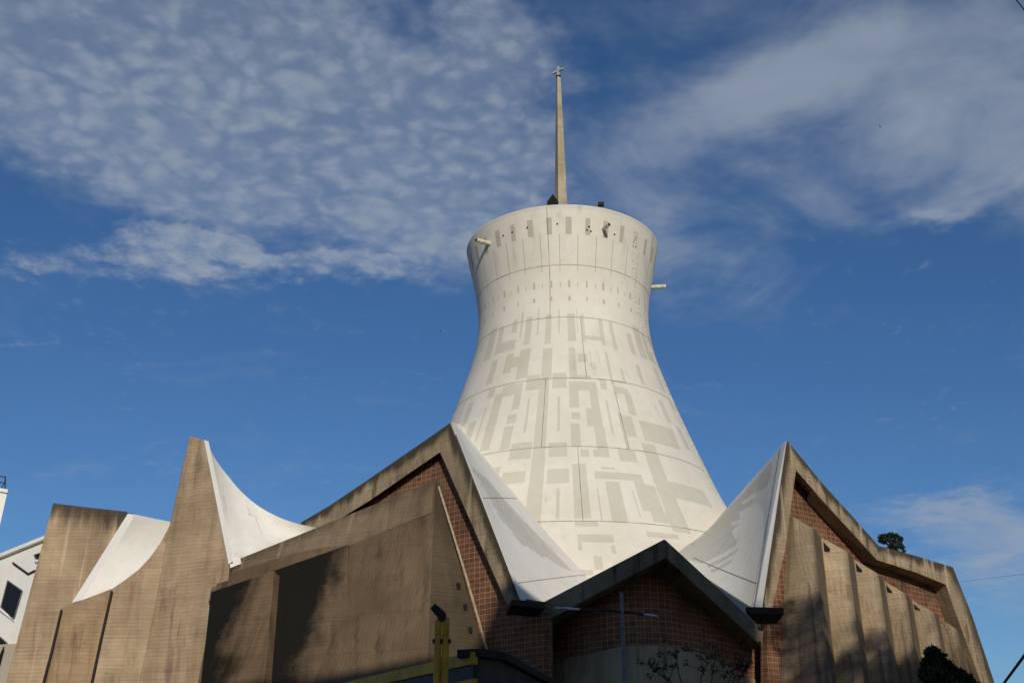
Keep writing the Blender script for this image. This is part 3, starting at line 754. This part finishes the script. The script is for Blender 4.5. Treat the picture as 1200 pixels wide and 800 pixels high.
# water spouts at the two valleys
def spout(a, b, c, d, Yn, Yf):
    p = [at(*a, Yn), at(*b, Yn), at(*c, Yf), at(*d, Yf)]
    th = .09
    up = Vector((0, 0, 1)); V, Fc = prism(p, [q + up * th for q in p])
    sides = []
    for (q, r) in ((p[0], p[3]), (p[1], p[2]), (p[0], p[1])):
        dirn = (r - q).normalized(); nn = dirn.cross(up).normalized() * .05
        sides.append(prism([q - nn, r - nn, r - nn + up * .2, q - nn + up * .2], [q + nn, r + nn, r + nn + up * .2, q + nn + up * .2]))
    return join((V, Fc), *sides)
mesh_obj('water_spout', *spout((601, 709), (637, 713), (628, 722), (595, 720), 37.4, 39.0), M['darkmetal'], CH)
mesh_obj('water_spout', *spout((876, 718), (917, 719), (908, 731), (889, 731), 37.6, 39.4), M['darkmetal'], CH)

# ---- right gable
RG = Plane(890, 40.2, 1118, 48.0)
rp = [((893, 730), (904, 730)), ((894.5, 713), (906, 713)), ((909, 612), (921, 640)), ((923, 516), (933, 551)), ((962, 563.6), (962, 584)), ((997, 602), (997, 622)), ((1030, 639), (1028, 656)), ((1075, 651), (1072, 670)), ((1117, 664), (1109, 685)), ((1140, 722), (1124, 727)), ((1166, 800), (1151, 802)), ((1205, 915), (1188, 915))]
RA, RB = RG.p(921, 516.5, -.02), RG.p(892, 714, -.02)
RAo, RBo = at(916.5, 519.5, RA.y + .45), at(884, 714, RB.y + .3)
RD, RC = at(852, 595, 57.8), at(790, 652, 49.0)
_tw = towards(RA, RB, RC + (RB - RBo), RD)
fv, ff, fl_ = strip_frame(RG, dense(rp, 3), .9, 0, lambda p: _tw(p) if p.x < RG.p(960, 560).x else (-RG.n * .8 + _tw(p) * .2))
mesh_obj('gable_frame', fv, ff, M['frame'], CH, bevel=.03, local=fl_)
bk = [RG.p(x, y, -.7) for x, y in ((899, 700), (928, 535), (962, 574), (997, 612), (1029, 648), (1075, 661), (1114, 675), (1136, 730), (1180, 850), (899, 850))]
mesh_obj('brick_screen', *prism(bk, [p - RG.n * .3 for p in bk]), M['brick'], CH)
# white fascia edge of the roof slope, left of the frame
q = [RG.p(924, 515.5, .03), RG.p(894.5, 713, .03)]
fa = [at(917.5, 518, 41.9), at(884.5, 713, 40.6)]
# pleated buttress wall
tops = [(929, 605), (953, 619), (963, 630), (993, 646), (1001, 655), (1029, 672), (1037, 681), (1061, 695), (1069, 703), (1095, 717), (1101, 723), (1121, 737), (1126, 744)]
tp_, bt_ = [], []
for k, (x, y) in enumerate(tops):
    ridge = k % 2 == 1
    a = RG.p(x, y, .35 if ridge else -.45)
    b = RG.p(x, y, 3.0 if ridge else 1.1)
    foot = Vector((b.x, b.y, 0)) + RG.d * (-.3 + .12 * k)
    tp_.append(a); bt_.append(foot)
rows = []
for r in range(17):
    t = r / 16; row = []
    for k in range(len(tops) - 1):
        for s in range(4):
            w = s / 4
            row.append(tp_[k].lerp(tp_[k + 1], w).lerp(bt_[k].lerp(bt_[k + 1], w), t))
    row.append(tp_[-1].lerp(bt_[-1], t)); rows.append(row)
v, f, loc = grid_slab(rows, RG.n * -.4)
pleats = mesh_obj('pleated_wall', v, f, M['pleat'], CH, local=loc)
# left flank of the pleats, mirrored from the other gable
mesh_obj('buttress_flank', *prism([tp_[0], bt_[0], RG.p(908, 1000, -.6)], [tp_[0] - RG.n * .3, bt_[0] - RG.n * .6, RG.p(908, 1000, -.75)]), M['flank'], CH)
for k in range(2, 12, 2):
    a = tp_[k].lerp(bt_[k], .012); g = tp_[k + 1] - tp_[k]; gd = g.normalized(); dn = (bt_[k] - tp_[k]).normalized()
    s = .62 - .035 * k
    nn = gd.cross(dn).normalized()
    if nn.y > 0: nn = -nn
    a = a + nn * .02
    tri = [a + gd * .05, a + gd * (.05 + s) + dn * s * .55, a + gd * .05 + dn * s * .75]
    mesh_obj('triangular_opening', *prism(tri, [p - nn * .1 for p in tri]), M['black'], pleats)
# roof slope of the right gable
v, f = prism([RA, RB, RBo, RAo], [p + Vector((.25, .6, 0)) for p in (RA, RB, RBo, RAo)])
mesh_obj('roof_edge', v, f, M['fascia'], CH)
_q = (RAo + Vector((.05, .05, 0)), RBo + Vector((.05, .05, 0)), RC, RD)
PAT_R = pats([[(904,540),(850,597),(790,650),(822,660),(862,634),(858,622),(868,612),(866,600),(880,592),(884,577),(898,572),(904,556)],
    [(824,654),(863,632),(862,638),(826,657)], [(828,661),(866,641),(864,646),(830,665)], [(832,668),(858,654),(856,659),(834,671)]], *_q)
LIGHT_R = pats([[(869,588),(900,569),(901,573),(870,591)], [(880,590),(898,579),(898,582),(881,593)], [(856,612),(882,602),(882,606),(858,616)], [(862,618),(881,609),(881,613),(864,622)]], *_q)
shell('roof_shell', RAo + Vector((.05, .05, 0)), RBo + Vector((.05, .05, 0)), RC, RD, .3, nu=130, nv=130, pat=PAT_R, light=LIGHT_R, thick=Vector((.25, .1, -.2)))

_sh = [o for o in COL.objects if o.name.startswith('roof_shell')][-1]
sheet_seam(_sh, *_q, .86, .02, .9, .8)
sheet_seam(_sh, *_q, .02, .035, .98, .03)
# ---- left fins and their shell
FP = Plane(200, 45.4, 275, 44.2)
finpx = [(222, 511), (233, 513), (243, 518), (257, 590), (270, 657), (267, 690), (249, 700), (243, 840), (155, 840), (180, 720), (199, 615), (210, 565)]
fin = [FP.p(*p) for p in finpx]
mesh_obj('wall_fin', *prism(fin, [p + Vector((-.42, 1.3, 0)) for p in fin]), M['conc'], CH, bevel=.04)
W3P = Plane(105, 45.9, 200, 45.9)
curve = [(130, 690), (146, 679), (162, 667), (176, 652), (188, 635), (200, 612)]
w3 = [W3P.p(*p) for p in curve] + [W3P.p(215, 612), W3P.p(200, 840), W3P.p(97, 840)]
mesh_obj('side_wall', *prism(w3, [p + Vector((.2, .9, 0)) for p in w3]), M['conc'], CH, bevel=.03)
W2P = Plane(50, 46.3, 130, 46.3)
w2 = [W2P.p(*p) for p in ((71, 712), (131, 689), (100, 840), (39, 840))]
mesh_obj('side_wall', *prism(w2, [p + Vector((.2, .9, 0)) for p in w2]), M['conc_side'], CH, bevel=.03)
mesh_obj('downpipe', *tube([W3P.p(131, 692, .12), W3P.p(119, 745, .12), W3P.p(99, 840, .12)], .05, 8), M['darkmetal'], CH)
mesh_obj('downpipe', *tube([W2P.p(72, 714, .1), W2P.p(60, 765, .1), W2P.p(40, 840, .1)], .045, 8), M['darkmetal'], CH)
W1P = Plane(62, 48.5, 150, 48.5)
w1t = [(62, 589), (104, 594), (148, 599), (152, 604), (125, 652), (96, 704), (100, 720), (120, 840), (-4, 840)]
rows = [[W1P.p(62 + (150 - 62) * k / 8, 589.5 + 11 * k / 8) for k in range(9)], [W1P.p(-6 + 140 * k / 8, 845) for k in range(9)]]
rows = [[rows[0][k].lerp(rows[1][k], t / 10) for k in range(9)] for t in range(11)]
w1 = [W1P.p(*p) for p in w1t]
zt, zbm = max(p.z for p in w1), min(p.z for p in w1)
v, f = prism(w1, [p + Vector((.3, 1.0, 0)) for p in w1])
loc = [(0, (p.z - (zt - 2.6)) / 2.6) for p in v]
mesh_obj('wall_fin', v, f, M['conc_top'], CH, local=loc, bevel=.04)
# white coping and shell of the second bay from the left
c1 = [at(150, 601, 48.2), at(157, 603, 48.0), at(98, 702, 47.3), at(84, 706, 47.5)]
mesh_obj('coping', *prism(c1, [p + Vector((.2, .5, -.1)) for p in c1]), M['fascia'], CH, bevel=.03)
shell('roof_shell', at(156, 602, 47.9), at(96, 703, 47.15), at(175, 700, 47.6), at(204, 612, 49.6), .25, nu=16, nv=16, sag=.0)
# big curved shell behind the tall fin
top = [(244, 521, 44.9), (252, 537, 45.3), (266, 556, 45.8), (284, 577, 46.2), (305, 594, 46.5), (330, 607, 46.5), (356, 615, 46.3), (376, 618, 46.0)]
low = [(270, 659, 44.2), (280, 655, 44.4), (294, 651, 44.7), (310, 645, 44.9), (326, 639, 45.2), (344, 632, 45.4), (362, 624, 45.7), (377, 619, 45.9)]
def catm(lst, x):
    k = min(int(x), len(lst) - 2); t = x - k
    p0, p1, p2, p3 = lst[max(k - 1, 0)], lst[k], lst[k + 1], lst[min(k + 2, len(lst) - 1)]
    return [.5 * (2 * b + (c - a) * t + (2 * a - 5 * b + 4 * c - d) * t * t + (3 * b - a - 3 * c + d) * t ** 3) for a, b, c, d in zip(p0, p1, p2, p3)]
rows = []
for j in range(25):
    t = j / 24; row = []
    for k in range(57):
        x = k / 8; p = at(*catm(top, x)).lerp(at(*catm([(a, b + (6 if a < 376 else 1), c) for a, b, c in low], x)), t)
        row.append(p + Vector((0, .5 * math.sin(math.pi * t), -.2 * math.sin(math.pi * t))))
    rows.append(row)
v, f, loc = grid_slab(rows, Vector((-.05, .25, -.08)))
mesh_obj('roof_shell', v, f, M['shell'], CH, smooth=False)
fe = [FP.p(239, 515, .1), FP.p(244.5, 517, .1), FP.p(273, 657, .1), FP.p(268, 661, .1)]
mesh_obj('coping', *prism(fe, [p + Vector((-.14, .5, 0)) for p in fe]), M['fascia'], CH)

# ------------------------------------------------------------------ white house far left
HP = Plane(-40, 62, 70, 58)
H = empty('house', HP.p(0, 755), 'white rendered house with dark windows behind the far left concrete fin', 'house'); par_ready(H)
hp = [HP.p(*p) for p in ((-60, 672), (0, 651), (47, 631), (60, 626), (60, 840), (-60, 840))]
mesh_obj('wall', *prism(hp, [p - HP.n * 8 for p in hp]), M['housewhite'], H)

def hole(pl, pts, off, depth, name, m, par):
    p = [pl.p(*q, off) for q in pts]
    return mesh_obj(name, *prism(p, [x - pl.n * depth for x in p]), m, par)
for pts in ([(9, 680), (26, 692), (16, 726), (1, 711)], [(-9, 738), (8, 753), (4, 764), (-12, 752)], [(40, 650), (50, 647), (50, 654), (43, 656)]):
    wdw = hole(HP, pts, .04, .3, 'window', M['glass'], H)
    fp = [HP.p(*q, .06) for q in pts]
    mesh_obj('frame', *join(*[tube([fp[i], fp[(i + 1) % 4]], .035, 6) for i in range(4)]), M['lampgrey'], wdw)
    mesh_obj('sill', *tube([fp[2] + Vector((.08, 0, -.06)), fp[3] + Vector((-.08, 0, -.06))], .07, 6), M['housewhite'], wdw)
mesh_obj('gutter', *tube([HP.p(15, 659, .08), HP.p(33, 672, .08), HP.p(41, 668, .08)], .05, 6), M['darkmetal'], H)
hole(HP, [(-60, 668), (0, 648), (52, 627), (52, 631), (0, 652), (-60, 672)], .25, 8.2, 'parapet', M['housewhite'], H)
hole(HP, [(-60, 758), (48, 752), (48, 840), (-60, 840)], .5, 8, 'lower_wall', M['housebeige'], H)
hole(HP, [(-12, 792), (4, 757), (4, 762), (-6, 800)], .56, .3, 'window', M['glass'], H)
# far tall block at the left edge with its roof railing
TP = Plane(-80, 92, 10, 92)
T = empty('apartment_block', TP.p(-30, 610), 'pale tall block cut by the left edge with a railing on its roof', 'building'); par_ready(T)
def back_along(pts, off, ln, name, m, par):
    p = [TP.p(*q, off) for q in pts]; b = [x + Vector((x.x - 4, x.y, 0)).normalized() * ln for x in p]
    return mesh_obj(name, *prism(p, b), m, par)
back_along([(-90, 560), (5, 576), (8, 579), (1, 610), (-24, 720), (-34, 860), (-90, 860)], 0, 7, 'wall', M['housewhite'], T)
back_along([(-90, 556), (9, 573), (9, 577), (-90, 561)], .2, 7.2, 'parapet', M['housewhite'], T)
rl = [tube([TP.p(x, 574 - (8 - x) * .17, -.4), TP.p(x, 558 - (8 - x) * .17, -.4)], .05, 6) for x in (6, -4, -14, -24)]
rl += [tube([TP.p(-40, 551, -.4), TP.p(7, 559, -.4)], .045, 6), tube([TP.p(-40, 558, -.4), TP.p(7, 566, -.4)], .045, 6), tube([TP.p(0, 575, -.4), TP.p(7, 562, -.4)], .04, 6)]
mesh_obj('railing', *join(*rl), M['darkmetal'], T)

# ------------------------------------------------------------------ yellow kiosk-like shop in front
c0, cl, cr, ce = at(557, 765, 18.0), at(410, 800, 22.0), at(586, 766.5, 18.4), at(650, 800, 22.5)
Y = empty('shop_building', (c0.x, c0.y, 0), 'low yellow shop building with dark stripe, at the bottom edge left of centre', 'shop'); par_ready(Y)
zt = c0.z
def plan(p, z): return Vector((p.x, p.y, z))
ext_l = c0 + (cl - c0) * 1.5; ext_r = cr + (ce - cr) * 1.4
for p in (cl, cr, ce, ext_l, ext_r): p.z = zt
back = [ext_r + Vector((0, 2, 0)), ext_l + Vector((0, 2, 0))]
pts = [ext_l, c0, cr, ext_r] + back
body_in = [p + Vector((0, .02, 0)) for p in pts]
mesh_obj('wall', *prism([plan(p, 0) for p in body_in], [plan(p, zt - .06) for p in body_in]), M['greyroof'], Y)
fd = (c0 - ext_l).normalized(); fn = Vector((fd.y, -fd.x, 0)); fn = fn if fn.y < 0 else -fn
def strip(z0, z1, off, m, name):
    a, b = ext_l + fn * off, c0 + fn * off
    a2, b2 = ext_l - fn * .05 + fd*.0, c0 - fn * .05
    return mesh_obj(name, *prism([plan(a, z0), plan(b, z0), plan(b, z1), plan(a, z1)], [plan(a2, z0), plan(b2, z0), plan(b2, z1), plan(a2, z1)]), m, Y, bevel=.008)
strip(zt - .17, zt + .02, .06, M['yellow'], 'fascia_band')
strip(zt - .38, zt - .172, .03, M['navy'], 'dark_stripe')
strip(0, zt - .382, .045, M['yellow'], 'front_panel')
rd = (ext_r - cr).normalized(); rn = Vector((rd.y, -rd.x, 0)); rn = rn if rn.y < 0 else -rn
mesh_obj('roof_edge', *prism([plan(c0 + rn * .1, zt - .05), plan(cr + rn * .1, zt - .05), plan(ext_r + rn * .1, zt - .05), plan(ext_r - rn * .6, zt - .05), plan(cr - rn * .6, zt - .05), plan(c0 - rn * .3 , zt - .05)],
                             [plan(c0 + rn * .1, zt + .07), plan(cr + rn * .1, zt + .07), plan(ext_r + rn * .1, zt + .07), plan(ext_r - rn * .6, zt + .07), plan(cr - rn * .6, zt + .07), plan(c0 - rn * .3, zt + .07)]), M['darkmetal'], Y)
# flue pipes in front of the shop
f0 = at(519, 725, 17.6)
FL = empty('vent_pipe', (f0.x, f0.y, 0), 'yellow twin vent pipe with a dark bent cap beside the yellow shop', 'pipe'); par_ready(FL)
for dx in (-.07, .05):
    mesh_obj('pipe', *tube([(f0.x + dx, f0.y, 0), (f0.x + dx, f0.y, f0.z + (.0 if dx < 0 else .02))], .055, 12), M['yellow'], FL)
for z in (2.6, 3.4, 4.2): mesh_obj('bracket', *box((f0.x - .01, f0.y + .03, z), .28, .14, .05), M['darkmetal'], FL)
mesh_obj('cap', *join(tube([Vector((f0.x - .01, f0.y, f0.z - .03)), Vector((f0.x - .02, f0.y, f0.z + .06)), Vector((f0.x - .09, f0.y - .03, f0.z + .13)), Vector((f0.x - .16, f0.y - .06, f0.z + .19))], .085, 12, .055)), M['darkmetal'], FL)

# ------------------------------------------------------------------ street lamp
l0 = at(728, 700, 25.5)
LM = empty('street_lamp', (l0.x, l0.y, 0), 'grey double-arm street lamp in front of the curved brick wall', 'street lamp'); par_ready(LM)
mesh_obj('pole', *tube([(l0.x, l0.y, 0), (l0.x, l0.y, 3), at(728, 694, 25.5)], .06, 14, .04), M['lampgrey'], LM)
aL, aR = at(650, 712, 24.6), at(770, 721.5, 26.2); mid = at(728, 716, 25.5)
mesh_obj('arm', *tube([mid, aL.lerp(mid, .35)], .03, 8), M['darkmetal'], LM)
mesh_obj('arm', *tube([mid, aR.lerp(mid, .35)], .03, 8), M['darkmetal'], LM)
def head(tip, root, m):
    d = (tip - root); ln = d.length; d.normalize(); sx = d.cross(Vector((0, 0, 1))).normalized(); up = sx.cross(d)
    prof = [(0, .02, .02), (.1, .03, .025), (.5, .04, .03), (.9, .035, .025), (1, .02, .015)]
    V, Fc = [], []
    for t, w, h in prof:
        c = root + d * ln * t
        V += [c + sx * w * math.cos(a) + up * h * math.sin(a) for a in [2 * math.pi * k / 10 for k in range(10)]]
    for i in range(len(prof) - 1):
        for s in range(10): Fc.append([i * 10 + s, i * 10 + (s + 1) % 10, i * 10 + 10 + (s + 1) % 10, i * 10 + 10 + s])
    Fc += [list(range(10))[::-1], [40 + s for s in range(10)]]
    return mesh_obj('lamp_head', V, Fc, m, LM, smooth=True)
head(aL, aL.lerp(mid, .4), M['steel']); head(aR, aR.lerp(mid, .45), M['steel'])

# ------------------------------------------------------------------ foliage
def leaves(clumps, size, rnd, n, squash=.8):
    V, Fc = [], []
    for c, r in clumps:
        for _ in range(int(n * r * r)):
            while True:
                d = Vector((rnd.uniform(-1, 1), rnd.uniform(-1, 1), rnd.uniform(-1, 1)))
                if .25 < d.length < 1: break
            p = c + Vector((d.x * r, d.y * r, d.z * r * squash))
            a = Vector((rnd.gauss(0, 1), rnd.gauss(0, 1), rnd.gauss(0, 1))).normalized(); b = a.cross(Vector((rnd.gauss(0, 1), rnd.gauss(0, 1), rnd.gauss(0, 1)))).normalized()
            s = size * rnd.uniform(.6, 1.3); k = len(V)
            V += [p - a * s, p + b * s * .45, p + a * s, p - b * s * .45]; Fc.append([k, k + 1, k + 2, k + 3])
    return V, Fc
rnd = random.Random(11)
# pine behind the right gable
tpn = at(1045, 640, 72)
PT = empty('pine_tree', (tpn.x, tpn.y, 0), 'dark small-crowned pine showing above the eave of the right gable', 'tree'); par_ready(PT)
px_m = 72 / 1300 * 1.08
cl_ = [(at(1045 + dx, 634 + dy, 72 + rnd.uniform(-.6, .6)), r * px_m) for dx, dy, r in ((-12, -5, 4), (-7, -6, 4), (-1, -7, 4.5), (5, -6, 4), (10, -3, 3.5), (-9, 0, 4), (-3, -1, 3.5), (3, 0, 4), (9, 3, 4), (-13, -1, 3), (0, 5, 3.5), (6, 7, 3.5), (12, 7, 3), (14, 11, 2.2), (-4, 9, 3), (2, 12, 4), (8, 13, 3), (3, 22, 8), (-3, 30, 10))]
mesh_obj('crown', *leaves(cl_, .09, rnd, 2200), M['pine'], PT)
tr = [tube([(tpn.x, tpn.y, 0), (tpn.x + .1, tpn.y, 9), at(1049, 652, 72)], .35, 10, .12)]
for c, r in cl_[:8]: tr.append(tube([at(1049, 655, 72), at(1047, 645, 72).lerp(c, .5) , c], .07, 6, .025))
mesh_obj('trunk', *join(*tr), M['bark'], PT)
# dark cypress-like bush near the right, in the street
b0 = at(1110, 800, 24)
BT = empty('street_tree', (b0.x, b0.y, 0), 'almost black leafy treetop in front of the lower right concrete pleats', 'tree'); par_ready(BT)
pm_ = 24 / 1300 * 1.05
cl_ = [(at(x, y, 24 + rnd.uniform(-.35, .35)), r * pm_) for x, y, r in ((1093, 765, 9), (1091, 776, 10), (1101, 771, 8), (1092, 790, 14), (1108, 782, 11), (1118, 792, 13), (1130, 800, 13), (1104, 800, 18), (1142, 812, 16), (1120, 822, 26), (1100, 830, 26), (1150, 836, 24))]
mesh_obj('crown', *leaves(cl_, .06, rnd, 9000), M['leaf'], BT)
tr = [tube([(b0.x, b0.y, 0), at(1112, 850, 24)], .14, 10, .09)] + [tube([at(1112, 850, 24), at(1112, 830, 24).lerp(c, .5), c], .04, 6, .015) for c, r in cl_]
mesh_obj('trunk', *join(*tr), M['bark'], BT)
# thin bare shrub in front of the plinth
s0 = at(835, 830, 27)
SH = empty('bare_shrub', (s0.x, s0.y, 0), 'thin half bare shrub twigs before the curved concrete plinth, bottom right of centre', 'shrub'); par_ready(SH)
tw, lf = [], []
for x0, x1, y1 in ((800, 757, 776), (802, 792, 758), (812, 833, 768), (830, 838, 766), (845, 872, 766), (850, 868, 778), (858, 880, 774), (795, 770, 782)):
    a = at(x0 * .45 + 826 * .55, 860, 27); b = at((x0 + x1) / 2 + rnd.uniform(-4, 4), (815 + y1) / 2, 27 + rnd.uniform(-.5, .5)); c = at(x1, y1, 27 + rnd.uniform(-.6, .6))
    a0 = Vector((s0.x + rnd.uniform(-.2, .2), s0.y, 0)) if False else Vector((a.x, a.y, a.z))
    tw.append(tube([Vector((s0.x + (a.x - s0.x) * .3, s0.y, 0)), a, b, c], .03, 6, .008))
    for k in range(5):
        t = rnd.uniform(.1, .95); p = b.lerp(c, t); q = p + Vector((rnd.gauss(0, .25), rnd.gauss(0, .2), rnd.uniform(.0, .35)))
        tw.append(tube([p, q], .009, 5, .004)); lf.append((q, .1)); lf.append((p, .07))
mesh_obj('stem', *join(*tw), M['bark'], SH)
mesh_obj('foliage', *leaves(lf, .05, rnd, 900), M['leaf'], SH)

# ------------------------------------------------------------------ cables, birds
def cable(a, b, sag, r, label):
    a, b = Vector(a), Vector(b); pts = []
    for k in range(25):
        t = k / 24; p = a.lerp(b, t); p.z -= sag * 4 * t * (1 - t); pts.append(p)
    return finish(mesh_obj('overhead_cable', *tube(pts, r, 6), M['cable']), label, 'cable', None)
a, b = at(1172, 806, 16), at(1206, 760, 13)
cable(a + (a - b) * 1.2, b + (b - a) * 5, .0, .018, 'dark cable rising steeply across the bottom right corner')
a, b = at(1186, -6, 46), at(1206, 19, 43)
cable(a + (a - b) * 1.5, b + (b - a) * 14, .0, .035, 'dark cable cutting the top right corner')
a, b = at(1128, 681, 60), at(1210, 671, 40)
cable(a, b + (b - a) * .5, .0, .006, 'faint thin wire across the clouds right of the right gable')
def bird(px, py, Yd, s, rot, label, roll=0):
    c = at(px, py, Yd); V, Fc = [], []
    d = Vector((math.cos(rot), math.sin(rot), 0)); sdv = Vector((-d.y, d.x, 0)); up = Vector((0, 0, 1))
    E = empty('bird', c, label, 'bird'); par_ready(E); E.rotation_euler = (0, R(roll), 0)
    prof = [(-.5, .01), (-.3, .06), (0, .10), (.3, .07), (.42, .055), (.52, .01)]
    for t, r in prof: V += [c + d * t * s + (sdv * math.cos(a) + up * math.sin(a)) * r * s for a in [k * math.pi / 4 for k in range(8)]]
    for i in range(5):
        for q in range(8): Fc.append([i * 8 + q, i * 8 + (q + 1) % 8, i * 8 + 8 + (q + 1) % 8, i * 8 + 8 + q])
    Fc += [list(range(8))[::-1], [40 + q for q in range(8)]]
    mesh_obj('body', V, Fc, M['bird'], E, smooth=True)
    for sg in (1, -1):
        w = [c + d * .2 * s, c + d * .25 * s + sdv * sg * .5 * s + up * .25 * s, c - d * .15 * s + sdv * sg * 1.0 * s + up * .15 * s, c - d * .1 * s + sdv * sg * .45 * s + up * .2 * s, c - d * .15 * s]
        mesh_obj('wing', *prism(w, [p - up * .02 * s for p in w]), M['bird'], E)
bird(1031, 148, 60, .17, R(80), 'small dark bird high in the sky right of the spire', 75)
bird(516, 388, 75, .15, R(20), 'tiny bird in the blue left of the tower neck')

# ------------------------------------------------------------------ unseen block and trees added outside the view to shade the lower front
OB = empty('apartment_block', (6.8, -16, 0), 'plain apartment block added unseen behind the viewpoint to shade the lower front', 'building'); par_ready(OB)
mesh_obj('wall', *box((6.8, -16, 12.75), 21.2, 8, 25.5), M['housebeige'], OB)
mesh_obj('shade_upstand', *box((12.5, -16, 26.95), 9.4, 7.9, 2.9), M['housebeige'], OB)  # added raised part, sized to throw shadow on the porch
for i in range(8):
    for j in range(5):
        mesh_obj('window', *box((-1.4 + j * 4, -11.98, 3.0 + i * 2.9), 1.3, .1, 1.5), M['glass'], OB)
for tx, ty, th, label in ((19.8, 4, 23.6, 'tall unseen tree added to dapple the right gable with shade'), (26, 6, 21.6, 'broad unseen tree added further right for dappled shade')):
    ST_ = empty('added_shade_tree', (tx, ty, 0), label, 'tree', 'unseen trees added for shade'); par_ready(ST_)
    cl_ = [(Vector((tx + rnd.gauss(0, 2.2), ty + rnd.gauss(0, 1.6), th - 1.2 - abs(rnd.gauss(0, 4)))), rnd.uniform(.7, 1.5)) for _ in range(26)]
    mesh_obj('crown', *leaves(cl_, .2, rnd, 170), M['leaf'], ST_)
    tr = [tube([(tx, ty, 0), (tx + .2, ty, th * .4), (tx, ty, th * .75)], .35, 10, .15)] + [tube([Vector((tx, ty, th * .6)), Vector((tx, ty, th * .7)).lerp(c, .5), c], .09, 6, .03) for c, r in cl_[:14]]
    mesh_obj('trunk', *join(*tr), M['bark'], ST_)
